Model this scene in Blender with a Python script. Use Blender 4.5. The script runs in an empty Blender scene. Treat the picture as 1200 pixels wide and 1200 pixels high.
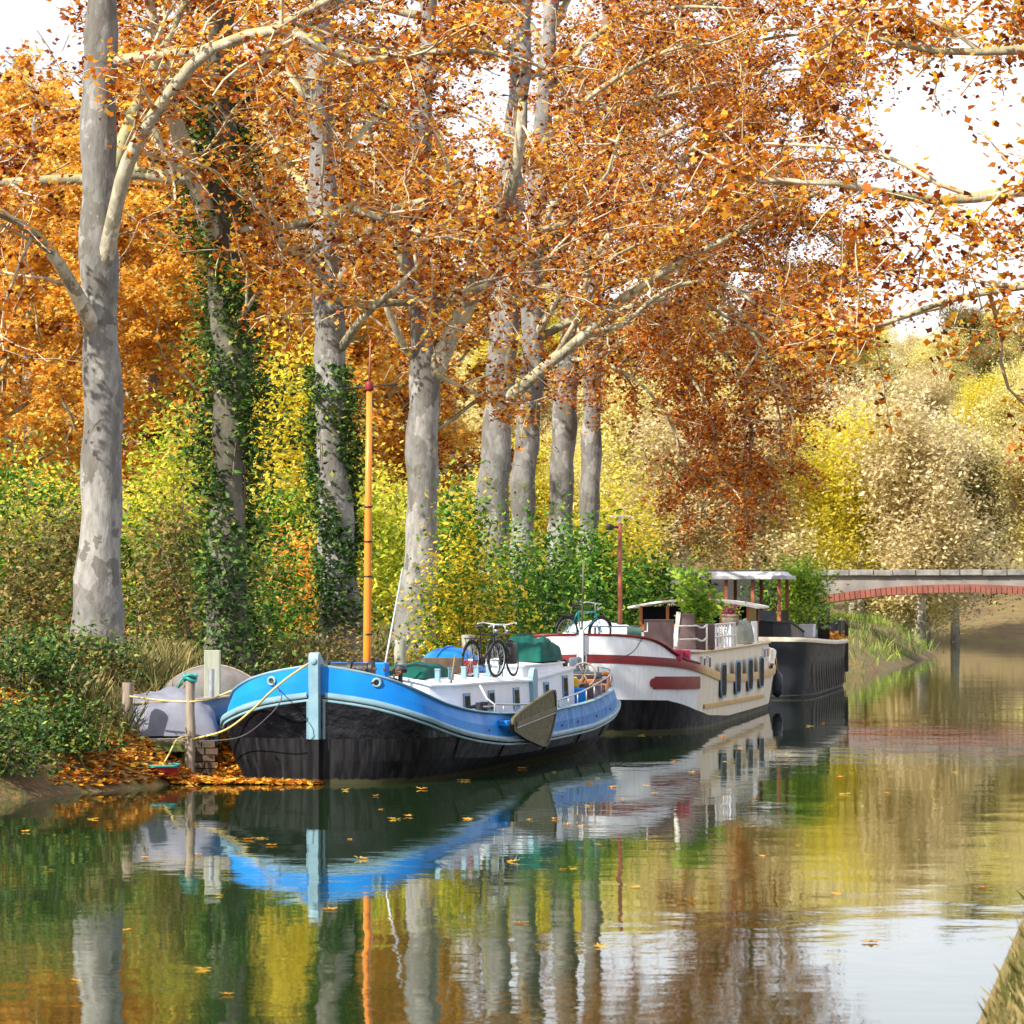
import bpy, math, random
import numpy as np
from mathutils import Vector, Matrix
random.seed(7)
RNG = np.random.default_rng(7)
R = math.radians
SC = bpy.context.scene
C = SC.collection

# ------------------------------------------------------------------ camera
CH, FPX, HY = 3.2, 4500.0, 690.0            # eye height, focal length in photo pixels, horizon row
cd = bpy.data.cameras.new('camera'); cam = bpy.data.objects.new('camera', cd); C.objects.link(cam)
cam.location = (0, 0, CH); cam.rotation_euler = (R(90), 0, 0)
cd.sensor_width = 36; cd.lens = FPX / 1200 * 36; cd.shift_y = (HY - 600) / 1200
cd.clip_start = 0.5; cd.clip_end = 4000
cd.dof.use_dof = True; cd.dof.focus_distance = 72; cd.dof.aperture_fstop = 6.3
SC.camera = cam
# ------------------------------------------------------------------ light
SUN_AZ, SUN_EL = R(230), R(39)              # azimuth clockwise from +Y
to_sun = Vector((math.sin(SUN_AZ) * math.cos(SUN_EL), math.cos(SUN_AZ) * math.cos(SUN_EL), math.sin(SUN_EL)))
w = bpy.data.worlds.new('World'); SC.world = w; w.use_nodes = True
nt = w.node_tree; nt.nodes.clear()
wo = nt.nodes.new('ShaderNodeOutputWorld'); bg = nt.nodes.new('ShaderNodeBackground')
sky = nt.nodes.new('ShaderNodeTexSky'); sky.sky_type = 'NISHITA'; sky.sun_disc = False
sky.sun_elevation = SUN_EL; sky.sun_rotation = SUN_AZ; sky.dust_density = 2.0; sky.air_density = 1.0
# thin bright cloud over the whole dome
tc = nt.nodes.new('ShaderNodeTexCoord'); nz = nt.nodes.new('ShaderNodeTexNoise'); rp = nt.nodes.new('ShaderNodeValToRGB')
nz.inputs['Scale'].default_value = 3.0; nz.inputs['Detail'].default_value = 6
rp.color_ramp.elements[0].position = .30; rp.color_ramp.elements[0].color = (.35, .35, .35, 1)
rp.color_ramp.elements[1].position = .58; rp.color_ramp.elements[1].color = (.92, .92, .92, 1)
mx = nt.nodes.new('ShaderNodeMix'); mx.data_type = 'RGBA'; mx.inputs[7].default_value = (8.2, 8.3, 8.9, 1)
nt.links.new(tc.outputs['Generated'], nz.inputs['Vector']); nt.links.new(nz.outputs['Fac'], rp.inputs[0])
nt.links.new(rp.outputs[0], mx.inputs[0]); nt.links.new(sky.outputs[0], mx.inputs[6])
nt.links.new(mx.outputs[2], bg.inputs['Color']); bg.inputs['Strength'].default_value = 0.10
nt.links.new(bg.outputs[0], wo.inputs[0])
sd = bpy.data.lights.new('sun', 'SUN'); so = bpy.data.objects.new('sun', sd); C.objects.link(so)
sd.energy = 5.0; sd.angle = R(0.6); sd.color = (1, .93, .80)
so.rotation_euler = to_sun.to_track_quat('Z', 'Y').to_euler(); so.location = (0, 0, 60)
SC.view_settings.view_transform = 'Standard'; SC.view_settings.look = 'None'
SC.view_settings.exposure = 0.92; SC.view_settings.gamma = 1
SC.render.engine = 'CYCLES'
SC.cycles.use_denoising = True
SC.cycles.max_bounces = 8; SC.cycles.transmission_bounces = 4; SC.cycles.diffuse_bounces = 4
SC.cycles.sample_clamp_indirect = 8

# ------------------------------------------------------------------ helpers
def P(x, y, d):                              # photo pixel at distance d
    return Vector(((x - 600) * d / FPX, d, CH - (y - HY) * d / FPX))
def link(o, parent=None):
    C.objects.link(o)
    if parent: o.parent = parent
    return o
def tag(o, label=None, cat=None, group=None, kind=None):
    if label: o['label'] = label
    if cat: o['category'] = cat
    if group: o['group'] = group
    if kind: o['kind'] = kind
    return o
def empty(name, loc, rz=0, label=None, cat=None, group=None):
    o = bpy.data.objects.new(name, None); o.empty_display_size = .2
    link(o); o.location = loc; o.rotation_euler = (0, 0, rz)
    return tag(o, label, cat, group)
def copy_tree(o, parent=None):
    c = o.copy(); C.objects.link(c); c.parent = parent
    for ch in list(o.children): copy_tree(ch, c)
    return c

class MB:
    def __init__(s): s.v = []; s.f = []; s.m = []; s.mi = 0
    def add(s, vs, fs):
        b = len(s.v); s.v += [tuple(q) for q in vs]
        for f in fs: s.f.append([b + i for i in f]); s.m.append(s.mi)
        return s
    def box(s, c, sz, rz=0, taper=1.0, rx=0, ry=0):
        M = Matrix.Rotation(rz, 3, 'Z') @ Matrix.Rotation(rx, 3, 'X') @ Matrix.Rotation(ry, 3, 'Y')
        vs = []
        for k in (-1, 1):
            t = taper if k > 0 else 1
            for i, j in ((-1, -1), (1, -1), (1, 1), (-1, 1)):
                vs.append(Vector(c) + M @ Vector((i * sz[0] / 2 * t, j * sz[1] / 2 * t, k * sz[2] / 2)))
        return s.add(vs, [(3, 2, 1, 0), (4, 5, 6, 7), (0, 1, 5, 4), (1, 2, 6, 5), (2, 3, 7, 6), (3, 0, 4, 7)])
    def tube(s, pts, r, n=8, cap=True, closed=False):
        pts = [Vector(p) for p in pts]; k = len(pts)
        rr = list(r) if hasattr(r, '__len__') else [r] * k
        vs = []; ref = None
        for i, p in enumerate(pts):
            if closed: t = pts[(i + 1) % k] - pts[i - 1]
            else: t = pts[min(i + 1, k - 1)] - pts[max(i - 1, 0)]
            t = t.normalized() if t.length > 1e-9 else Vector((0, 0, 1))
            if ref is None:
                ref = t.cross(Vector((0, 0, 1)) if abs(t.z) < .9 else Vector((1, 0, 0))).normalized()
            else:
                ref = ref - t * ref.dot(t); ref = ref.normalized() if ref.length > 1e-6 else t.orthogonal().normalized()
            q = t.cross(ref)
            for j in range(n):
                a = 2 * math.pi * j / n
                vs.append(p + (ref * math.cos(a) + q * math.sin(a)) * rr[i])
        fs = []
        for i in range(k if closed else k - 1):
            i2 = (i + 1) % k
            for j in range(n):
                j2 = (j + 1) % n
                fs.append((i * n + j, i * n + j2, i2 * n + j2, i2 * n + j))
        if cap and not closed:
            fs.append(tuple(range(n - 1, -1, -1))); fs.append(tuple((k - 1) * n + j for j in range(n)))
        return s.add(vs, fs)
    def lathe(s, prof, c=(0, 0, 0), n=16, sx=1, sy=1):
        vs = []; fs = []; k = len(prof)
        for r, z in prof:
            for j in range(n):
                a = 2 * math.pi * j / n
                vs.append((c[0] + r * math.cos(a) * sx, c[1] + r * math.sin(a) * sy, c[2] + z))
        for i in range(k - 1):
            for j in range(n):
                fs.append((i * n + j, i * n + (j + 1) % n, (i + 1) * n + (j + 1) % n, (i + 1) * n + j))
        fs.append(tuple(range(n - 1, -1, -1))); fs.append(tuple((k - 1) * n + j for j in range(n)))
        return s.add(vs, fs)
    def grid(s, rows, closed=False):          # rows: list of equal-length point lists
        n = len(rows[0]); vs = [p for r in rows for p in r]; fs = []
        for i in range(len(rows) - 1):
            for j in range(n if closed else n - 1):
                j2 = (j + 1) % n
                fs.append((i * n + j, i * n + j2, (i + 1) * n + j2, (i + 1) * n + j))
        return s.add(vs, fs)
    def prism(s, out, h, frame):              # outline (a,b) extruded h; frame(a,b,t) -> xyz
        n = len(out)
        vs = [frame(a, b, 0) for a, b in out] + [frame(a, b, h) for a, b in out]
        fs = [tuple(range(n - 1, -1, -1)), tuple(range(n, 2 * n))]
        for i in range(n): fs.append((i, (i + 1) % n, n + (i + 1) % n, n + i))
        return s.add(vs, fs)
    def build(s, name, mats, parent=None, smooth=False, bevel=0, angle=None):
        me = bpy.data.meshes.new(name); me.from_pydata(s.v, [], s.f); me.update()
        for m in (mats if isinstance(mats, (list, tuple)) else [mats]): me.materials.append(m)
        if any(s.m): me.polygons.foreach_set('material_index', s.m)
        import bmesh
        bm = bmesh.new(); bm.from_mesh(me); bmesh.ops.recalc_face_normals(bm, faces=bm.faces)
        if bevel: bmesh.ops.bevel(bm, geom=list(bm.edges), offset=bevel, segments=2, profile=.6, affect='EDGES', clamp_overlap=True)
        bm.to_mesh(me); bm.free()
        if smooth:
            me.polygons.foreach_set('use_smooth', [True] * len(me.polygons))
            if angle is not None: me.set_sharp_from_angle(angle=R(angle))
        o = bpy.data.objects.new(name, me); link(o, parent)
        return o

def np_mesh(name, V, F, mats, parent=None, smooth=False):   # V (N,3), F (M,k) same-size polygons
    me = bpy.data.meshes.new(name); M, k = F.shape
    me.vertices.add(len(V)); me.vertices.foreach_set('co', np.ascontiguousarray(V, np.float32).ravel())
    me.loops.add(M * k); me.loops.foreach_set('vertex_index', np.ascontiguousarray(F, np.int32).ravel())
    me.polygons.add(M); me.polygons.foreach_set('loop_start', np.arange(0, M * k, k, dtype=np.int32))
    me.update(calc_edges=True)
    for m in (mats if isinstance(mats, (list, tuple)) else [mats]): me.materials.append(m)
    if smooth: me.polygons.foreach_set('use_smooth', np.ones(M, bool))
    o = bpy.data.objects.new(name, me); link(o, parent); return o

LOBED = np.array([(0, -.45, 0), (.32, -.38, .10), (.50, -.02, .17), (.26, .07, .05), (.30, .36, .13), (0, .58, .10), (-.30, .36, .06), (-.26, .07, .02), (-.50, -.02, .12), (-.32, -.38, .05)])
LOBED3 = np.array([(0, -.5, 0), (.52, -.14, .14), (.24, .16, .02), (0, .6, .10), (-.24, .16, .06), (-.52, -.14, .10)])
OVAL = np.array([(0, -.5, 0), (.27, 0, .07), (0, .55, 0), (-.27, 0, .07)])
def leaf_verts(pts, size, shape, rng, flat=0.0, upbias=.35):
    n = len(pts); k = len(shape)
    nrm = rng.normal(size=(n, 3)); nrm[:, 2] = nrm[:, 2] + upbias * np.sign(nrm[:, 2] + 1e-9) * 2
    if flat: nrm[:, :2] *= (1 - flat); nrm[:, 2] = np.abs(nrm[:, 2]) + .3
    nrm /= np.linalg.norm(nrm, axis=1)[:, None]
    t = rng.normal(size=(n, 3)); t -= nrm * (t * nrm).sum(1)[:, None]; t /= np.linalg.norm(t, axis=1)[:, None]
    b = np.cross(nrm, t)
    sz = size * rng.uniform(.6, 1.25, n)
    V = pts[:, None, :] + sz[:, None, None] * (shape[None, :, 0, None] * t[:, None, :] + shape[None, :, 1, None] * b[:, None, :] + shape[None, :, 2, None] * nrm[:, None, :])
    return V.reshape(-1, 3), np.arange(n * k).reshape(n, k)
def leaves(name, pts, size, shape, m, parent, rng, flat=0.0, stuff=True):
    V, F = leaf_verts(np.asarray(pts, float), size, shape, rng, flat)
    o = np_mesh(name, V, F, m, parent)
    if stuff: o['kind'] = 'stuff'
    return o
def seg_mesh(name, p0, p1, r0, r1, m, parent):
    p0 = np.asarray(p0, float); p1 = np.asarray(p1, float); n = len(p0)
    t = p1 - p0; t /= np.linalg.norm(t, axis=1)[:, None] + 1e-9
    ref = np.where(np.abs(t[:, 2:3]) < .9, np.array([[0, 0, 1.]]), np.array([[1., 0, 0]]))
    a = np.cross(t, ref); a /= np.linalg.norm(a, axis=1)[:, None]; b = np.cross(t, a)
    V = []
    for k in range(3):
        an = 2 * math.pi * k / 3; o = a * math.cos(an) + b * math.sin(an)
        V.append(p0 + o * np.asarray(r0)[:, None]); V.append(p1 + o * np.asarray(r1)[:, None])
    V = np.stack(V, 1).reshape(-1, 3); base = np.arange(n)[:, None] * 6
    F = np.concatenate([base + np.array([[0, 2, 3, 1]]), base + np.array([[2, 4, 5, 3]]), base + np.array([[4, 0, 1, 5]])])
    return np_mesh(name, V, F, m, parent, True)

# ------------------------------------------------------------------ materials
MATS = {}
def new_mat(name):
    m = bpy.data.materials.new(name); m.use_nodes = True; n = m.node_tree
    bs = n.nodes['Principled BSDF']; MATS[name] = m
    return m, n, bs
def ramp(n, fac, stops):
    r = n.nodes.new('ShaderNodeValToRGB'); e = r.color_ramp.elements
    while len(e) < len(stops): e.new(.5)
    for i, (p, c) in enumerate(stops): e[i].position = p; e[i].color = (*c, 1)
    n.links.new(fac, r.inputs[0]); return r.outputs[0]
def noise(n, scale, detail=5, vec=None, rough=.55, stretch=None):
    t = n.nodes.new('ShaderNodeTexNoise'); t.inputs['Scale'].default_value = scale; t.inputs['Detail'].default_value = detail
    t.inputs['Roughness'].default_value = rough
    if vec is None:
        c = n.nodes.new('ShaderNodeTexCoord'); vec = c.outputs['Object']
    if stretch:
        mp = n.nodes.new('ShaderNodeMapping'); mp.inputs['Scale'].default_value = stretch
        n.links.new(vec, mp.inputs[0]); vec = mp.outputs[0]
    n.links.new(vec, t.inputs['Vector']); return t.outputs['Fac']
def mixc(n, fac, a, b, mode='MIX'):
    x = n.nodes.new('ShaderNodeMix'); x.data_type = 'RGBA'; x.blend_type = mode
    if isinstance(fac, (int, float)): x.inputs[0].default_value = fac
    else: n.links.new(fac, x.inputs[0])
    for k, q in ((6, a), (7, b)):
        if isinstance(q, tuple): x.inputs[k].default_value = (*q, 1)
        else: n.links.new(q, x.inputs[k])
    return x.outputs[2]
def bump(n, bs, h, strength=.3, dist=.02):
    b = n.nodes.new('ShaderNodeBump'); b.inputs['Strength'].default_value = strength; b.inputs['Distance'].default_value = dist
    n.links.new(h, b.inputs['Height']); n.links.new(b.outputs[0], bs.inputs['Normal'])
def paint(name, col, col2=None, rough=.5, scale=4, lo=.4, hi=.7, bumpv=0, bscale=20, metal=0, stretch=None, coat=0, streak=None, spec=.35):
    m, n, bs = new_mat(name); bs.inputs['Specular IOR Level'].default_value = spec
    col2 = col2 or tuple(c * .78 for c in col)
    c = ramp(n, noise(n, scale, 6, stretch=stretch), [(lo, col), (hi, col2)])
    if streak:
        s = ramp(n, noise(n, 3.0, 6, stretch=(4, 4, .35)), [(.52, (0, 0, 0)), (.75, (.75, .75, .75))])
        c = mixc(n, s, c, streak)
    n.links.new(c, bs.inputs['Base Color']); bs.inputs['Metallic'].default_value = metal
    rr = ramp(n, noise(n, scale * 2.3, 4), [(.3, (rough * .8,) * 3), (.7, (min(1, rough * 1.25),) * 3)])
    n.links.new(rr, bs.inputs['Roughness'])
    bs.inputs['Coat Weight'].default_value = coat
    if bumpv: bump(n, bs, noise(n, bscale, 5, stretch=stretch), bumpv, .01)
    return m
def leafmat(name, stops, trans=.4, clump=.35, cscale=.5, tint=1.0):
    m, n, bs = new_mat(name)
    g = n.nodes.new('ShaderNodeNewGeometry')
    nzv = noise(n, cscale, 3)
    a = n.nodes.new('ShaderNodeMath'); a.operation = 'MULTIPLY_ADD'; n.links.new(nzv, a.inputs[0]); a.inputs[1].default_value = clump * 2.4; a.inputs[2].default_value = -clump * 1.2
    b = n.nodes.new('ShaderNodeMath'); b.operation = 'ADD'; n.links.new(a.outputs[0], b.inputs[0]); n.links.new(g.outputs['Random Per Island'], b.inputs[1])
    c = ramp(n, b.outputs[0], stops)
    n.links.new(c, bs.inputs['Base Color']); bs.inputs['Roughness'].default_value = .55
    bs.inputs['Specular IOR Level'].default_value = .3
    tr = n.nodes.new('ShaderNodeBsdfTranslucent'); n.links.new(c, tr.inputs[0])
    ms = n.nodes.new('ShaderNodeMixShader'); ms.inputs[0].default_value = trans
    n.links.new(bs.outputs[0], ms.inputs[1]); n.links.new(tr.outputs[0], ms.inputs[2])
    n.links.new(ms.outputs[0], n.nodes['Material Output'].inputs[0])
    return m
def bark_mat(name, c1, c2, c3, moss=None):
    m, n, bs = new_mat(name)
    v = n.nodes.new('ShaderNodeTexVoronoi'); v.inputs['Scale'].default_value = 1.7
    tcn = n.nodes.new('ShaderNodeTexCoord'); mp = n.nodes.new('ShaderNodeMapping'); mp.inputs['Scale'].default_value = (1.6, 1.6, .42)
    nzc = n.nodes.new('ShaderNodeTexNoise'); nzc.inputs['Scale'].default_value = 2.2; nzc.inputs['Detail'].default_value = 6
    n.links.new(tcn.outputs['Object'], nzc.inputs['Vector'])
    ad = n.nodes.new('ShaderNodeVectorMath'); ad.operation = 'MULTIPLY_ADD'
    n.links.new(nzc.outputs['Color'], ad.inputs[0]); ad.inputs[1].default_value = (1.4, 1.4, 1.4); n.links.new(tcn.outputs['Object'], ad.inputs[2])
    n.links.new(ad.outputs[0], mp.inputs[0]); n.links.new(mp.outputs[0], v.inputs['Vector'])
    sx = n.nodes.new('ShaderNodeSeparateColor'); n.links.new(v.outputs['Color'], sx.inputs[0])
    c = ramp(n, sx.outputs[0], [(.0, c1), (.22, c1), (.24, c2), (.66, c2), (.68, c3), (1, c3)])
    c = mixc(n, ramp(n, noise(n, 9, 8, stretch=(1, 1, .4)), [(.35, (.55, .55, .55)), (.65, (1, 1, 1))]), (0.05, .045, .035), c)
    if moss:
        geo = n.nodes.new('ShaderNodeNewGeometry'); sp = n.nodes.new('ShaderNodeSeparateXYZ'); n.links.new(geo.outputs['Normal'], sp.inputs[0])
        mm = n.nodes.new('ShaderNodeMath'); mm.operation = 'MULTIPLY_ADD'; n.links.new(noise(n, 3, 5), mm.inputs[0]); mm.inputs[1].default_value = 1.2; n.links.new(sp.outputs[2], mm.inputs[2])
        f = ramp(n, mm.outputs[0], [(.55, (0, 0, 0)), (1.2, (.8, .8, .8))])
        c = mixc(n, f, c, moss)
    n.links.new(c, bs.inputs['Base Color']); bs.inputs['Roughness'].default_value = .9
    bump(n, bs, noise(n, 14, 8, stretch=(1, 1, .35)), .7, .03)
    return m

OR = [(.0, (.08, .018, .005)), (.25, (.28, .055, .006)), (.5, (.56, .16, .010)), (.74, (.76, .31, .020)), (1, (.86, .58, .07))]
M_leaf = leafmat('plane_leaf', OR, .45, .42, .45)
M_leafb = leafmat('plane_leaf_brown', [(.0, (.17, .035, .009)), (.3, (.42, .10, .012)), (.65, (.64, .21, .02)), (1, (.80, .42, .06))], .5, .25, .5)
M_leafy = leafmat('plane_leaf_golden', [(.0, (.44, .15, .016)), (.3, (.74, .34, .03)), (.65, (.86, .54, .07)), (1, (.90, .74, .22))], .6, .35, .25)
M_yellow = leafmat('yellow_leaf', [(.0, (.36, .36, .03)), (.35, (.66, .56, .04)), (.7, (.82, .68, .06)), (1, (.88, .80, .18))], .6, .3, .4)
M_green = leafmat('green_leaf', [(.0, (.015, .06, .01)), (.4, (.05, .17, .018)), (.75, (.13, .31, .03)), (1, (.38, .46, .04))], .35, .35, .6)
M_lime = leafmat('lime_leaf', [(.0, (.14, .24, .02)), (.4, (.38, .46, .035)), (.75, (.60, .60, .06)), (1, (.78, .70, .12))], .5, .3, .5)
M_ygreen = leafmat('yellow_green_leaf', [(.0, (.03, .11, .012)), (.35, (.11, .24, .02)), (.52, (.34, .36, .03)), (.7, (.76, .54, .03)), (1, (.88, .68, .06))], .45, .45, .9)
M_olive = leafmat('olive_leaf', [(.0, (.05, .06, .02)), (.4, (.16, .15, .04)), (.75, (.30, .24, .08)), (1, (.46, .24, .06))], .4, .35, .6)
M_pale = leafmat('pale_leaf', [(.0, (.42, .36, .10)), (.35, (.66, .58, .18)), (.7, (.80, .72, .28)), (1, (.86, .80, .42))], .5, .4, .18)
M_pale2 = leafmat('straw_leaf', [(.0, (.38, .29, .13)), (.35, (.60, .48, .23)), (.7, (.74, .63, .36)), (1, (.82, .75, .50))], .5, .4, .2)
M_ivy = leafmat('ivy_leaf', [(.0, (.012, .035, .01)), (.45, (.03, .09, .015)), (.8, (.09, .19, .03)), (1, (.30, .34, .05))], .25, .4, .7)
M_bamboo = leafmat('bamboo_leaf', [(.0, (.07, .18, .02)), (.5, (.24, .42, .035)), (1, (.55, .64, .08))], .5, .3, 1.2)
M_flower = leafmat('pink_petal', [(.0, (.5, .02, .2)), (1, (.75, .08, .38))], .3, .1, 1)
M_grass = leafmat('grass_blade', [(.0, (.04, .06, .012)), (.4, (.12, .13, .03)), (.7, (.24, .20, .07)), (1, (.40, .31, .13))], .35, .5, .5)
M_ggrass = leafmat('green_grass_blade', [(.0, (.05, .12, .015)), (.5, (.16, .28, .03)), (1, (.45, .46, .08))], .35, .4, .5)
M_fallen = leafmat('fallen_leaf', [(.0, (.22, .06, .012)), (.4, (.56, .20, .02)), (.75, (.76, .38, .03)), (1, (.84, .54, .08))], .25, .15, 2)
M_bark = bark_mat('plane_bark', (.135, .128, .115), (.185, .182, .176), (.285, .28, .268))
M_bark1 = bark_mat('ivy_tree_bark', (.065, .06, .045), (.10, .095, .07), (.16, .148, .115))
M_limb = bark_mat('limb_bark', (.24, .22, .16), (.42, .39, .30), (.58, .54, .43), (.28, .26, .11))
M_twig = paint('twig_bark', (.55, .47, .33), (.28, .21, .13), .9, 1.5)
M_stem = paint('stem_bark', (.12, .09, .06), (.2, .16, .11), .9, 3)
M_blue = paint('blue_paint', (.004, .17, .58), (.005, .23, .68), .45, 1.2, bumpv=.12, bscale=3, spec=.2)
M_bluew = paint('weathered_blue_paint', (.008, .14, .46), (.03, .21, .52), .5, 1.5, bumpv=.12, bscale=3, streak=(.34, .42, .52), spec=.2)
M_pblue = paint('pale_blue_paint', (.21, .35, .43), (.15, .27, .35), .45, 3, bumpv=.15, bscale=14)
M_gblack = None
m, n, bs = new_mat('gloss_black_paint'); M_gblack = m
n.links.new(ramp(n, noise(n, 3, 6), [(.4, (.003, .003, .005)), (.75, (.010, .011, .015))]), bs.inputs['Base Color'])
n.links.new(ramp(n, noise(n, 2.2, 5), [(.35, (.03,) * 3), (.65, (.12,) * 3)]), bs.inputs['Roughness']); bump(n, bs, noise(n, 3.2, 4), .9, .05); bs.inputs['Specular IOR Level'].default_value = .32
M_mblack = paint('tarred_hull', (.005, .005, .007), (.026, .025, .029), .5, 2.5, .45, .8, .4, 9, stretch=(2.5, 2.5, .5), streak=(.034, .033, .037), spec=.12)
def waterline_dirt(m):
    n = m.node_tree; bs = n.nodes['Principled BSDF']; src = bs.inputs['Base Color'].links[0].from_socket
    c_ = n.nodes.new('ShaderNodeTexCoord'); sp = n.nodes.new('ShaderNodeSeparateXYZ'); n.links.new(c_.outputs['Object'], sp.inputs[0])
    k = n.nodes.new('ShaderNodeMath'); k.operation = 'MULTIPLY_ADD'; n.links.new(noise(n, 5, 5, stretch=(1, 1, .3)), k.inputs[0]); k.inputs[1].default_value = -.12; n.links.new(sp.outputs[2], k.inputs[2])
    f = ramp(n, k.outputs[0], [(.0, (.85, .85, .85)), (.03, (0, 0, 0))])
    n.links.new(mixc(n, f, src, (.055, .054, .026)), bs.inputs['Base Color'])
waterline_dirt(M_mblack)
M_black = paint('black_metal', (.015, .015, .017), (.04, .04, .04), .45, 5)
M_white = paint('white_paint', (.74, .76, .80), (.62, .66, .74), .42, 1.3, bumpv=.08, bscale=2.5)
M_hullwhite = paint('hull_white', (.72, .76, .82), (.58, .65, .74), .38, .9, bumpv=.2, bscale=2.0, streak=(.55, .60, .66))
M_cream = paint('cream_paint', (.76, .69, .56), (.66, .58, .45), .5, 1.5, bumpv=.1, bscale=4, streak=(.52, .46, .36))
M_tan = paint('ochre_paint', (.58, .38, .13), (.46, .28, .09), .5, 3)
M_red = paint('oxide_red_paint', (.20, .014, .018), (.14, .012, .016), .4, 2)
M_pinkred = paint('pink_red_paint', (.42, .03, .09), (.32, .02, .06), .45, 3)
M_navy = paint('navy_black_paint', (.010, .013, .019), (.022, .026, .034), .35, 1.2, bumpv=.15, bscale=2)
M_bargeside = paint('barge_side', (.060, .052, .046), (.030, .027, .026), .6, 2.0, .35, .7, .2, 9, stretch=(3, 3, .3), streak=(.13, .115, .10), spec=.15)
M_orange = paint('varnished_mast', (.68, .22, .018), (.58, .17, .012), .28, 4, stretch=(6, 6, .4), coat=.4)
M_brmast = paint('red_brown_mast', (.33, .10, .055), (.25, .07, .04), .5, 4)
M_leeb = paint('leeboard_wood', (.105, .092, .032), (.065, .058, .022), .6, 3, bumpv=.4, bscale=20, stretch=(8, .6, 8))
M_batten = paint('batten_wood', (.17, .15, .09), (.11, .10, .06), .7, 6)
M_tarpg = paint('green_tarp', (.006, .09, .07), (.004, .055, .045), .7, 2, bumpv=.5, bscale=5, spec=.12)
M_tarpgr = paint('grey_tarp', (.19, .20, .25), (.13, .135, .18), .55, 3, bumpv=.4, bscale=6)
M_tarpw = paint('white_tarp', (.78, .79, .80), (.66, .68, .70), .55, 2, bumpv=.4, bscale=4)
M_tarpb = paint('brown_tarp', (.13, .085, .085), (.09, .06, .06), .6, 2, bumpv=.4, bscale=4)
M_tarpo = paint('grey_green_tarp', (.24, .25, .20), (.17, .18, .14), .7, 3, bumpv=.4, bscale=5)
M_glass = None
m, n, bs = new_mat('dark_glass'); M_glass = m
bs.inputs['Base Color'].default_value = (.005, .005, .007, 1); bs.inputs['Roughness'].default_value = .12; bs.inputs['Specular IOR Level'].default_value = .02
M_curt = paint('maroon_glass', (.018, .003, .007), (.010, .002, .005), .4, 3, spec=.02)
M_frame = paint('blue_window_frame', (.14, .30, .46), (.10, .22, .36), .4, 4)
M_steel = paint('galvanised_steel', (.45, .48, .50), (.34, .36, .37), .45, 6, metal=.6)
M_rail = paint('rail_white', (.70, .68, .62), (.55, .53, .48), .5, 5)
M_wood = paint('weathered_wood', (.30, .25, .20), (.18, .145, .11), .85, 4, bumpv=.6, bscale=10, stretch=(6, 6, .6))
M_wpost = paint('grey_post_wood', (.36, .37, .30), (.27, .29, .22), .85, 4, bumpv=.5, bscale=10, stretch=(6, 6, .5))
M_moss = paint('mossy_wood', (.11, .13, .03), (.06, .06, .025), .95, 4, bumpv=.6, bscale=10)
M_brick = paint('bank_brick', (.11, .07, .048), (.055, .042, .03), .9, 5, bumpv=.5, bscale=18)
M_varn = paint('varnished_wood', (.36, .12, .03), (.26, .08, .02), .4, 4, stretch=(1, 6, 6))
M_rust = paint('rusty_steel', (.20, .09, .04), (.10, .045, .025), .85, 10, bumpv=.4, bscale=30)
M_rope = paint('yellow_rope', (.62, .50, .18), (.50, .38, .12), .9, 30)
M_ropeg = paint('dark_rope', (.09, .09, .10), (.05, .05, .06), .9, 30)
M_rubber = paint('rubber', (.018, .018, .02), (.03, .03, .03), .7, 8)
M_fender = paint('fender_vinyl', (.012, .018, .035), (.025, .03, .045), .35, 5)
M_cyan = paint('cyan_paint', (.02, .45, .55), None, .35, 5)
M_yel = paint('yellow_paint', (.72, .48, .02), None, .4, 5)
M_dred = paint('dark_red_paint', (.26, .02, .03), (.18, .015, .022), .35, 3)
M_teal = paint('teal_paint', (.03, .28, .26), None, .5, 5)
M_stone = paint('bridge_render', (.26, .235, .22), (.14, .125, .12), .9, .9, .35, .7, .5, 5)
M_cope = paint('coping_stone', (.28, .27, .255), (.13, .13, .125), .9, 2.5, .35, .65, .5, 8)
M_rbrick = paint('red_brick', (.25, .085, .06), (.15, .055, .042), .9, 2, bumpv=.4, bscale=14)
M_roofgr = paint('roof_sheet', (.50, .52, .56), (.38, .40, .44), .4, 2)
M_terra = paint('terracotta', (.55, .20, .06), (.42, .15, .05), .8, 6)
M_chair = paint('slate_plastic', (.13, .17, .22), (.09, .12, .16), .5, 5)
M_olivemetal = paint('green_metal', (.05, .13, .11), None, .5, 5)

# ------------------------------------------------------------------ terrain and water
SL = .17
def XB(d): return -5.2 + SL * (d - 64)
def sst(a, b, x):
    t = np.clip((x - a) / (b - a), 0, 1); return t * t * (3 - 2 * t)
WR = 14.8
def w0(d): return 5.2 * sst(139, 150, d) * (1 - sst(185, 205, d)) - 1.9 * (1 - sst(57, 63.5, d))
def height(wv, d):
    wl = wv - w0(d)
    xs = [-700, -60, -12, -4, -2.6, -1.8, -1.0, -.45, -.05, .25, 1.0, 3]; zs = [1.7, 1.7, 1.75, 1.68, 1.55, 1.15, .62, .30, .06, -.25, -.8, -1.1]
    left = np.interp(wl, xs, zs)
    right = np.interp(wv - WR, [-3, -.6, 0, .5, 1.3, 2.2, 400], [-1.1, -.5, .1, .6, 1.2, 1.5, 1.7])
    z = np.where(wv < 6 + w0(d), left, right)
    hill = sst(215, 420, d) * 15 + sst(330, 620, d) * 22
    closeup = sst(225, 245, d)
    z = z * (1 - closeup) + 1.7 * closeup + hill
    z = z + sst(25, 160, -wv) * 9 * sst(60, 160, d)
    return z
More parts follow.
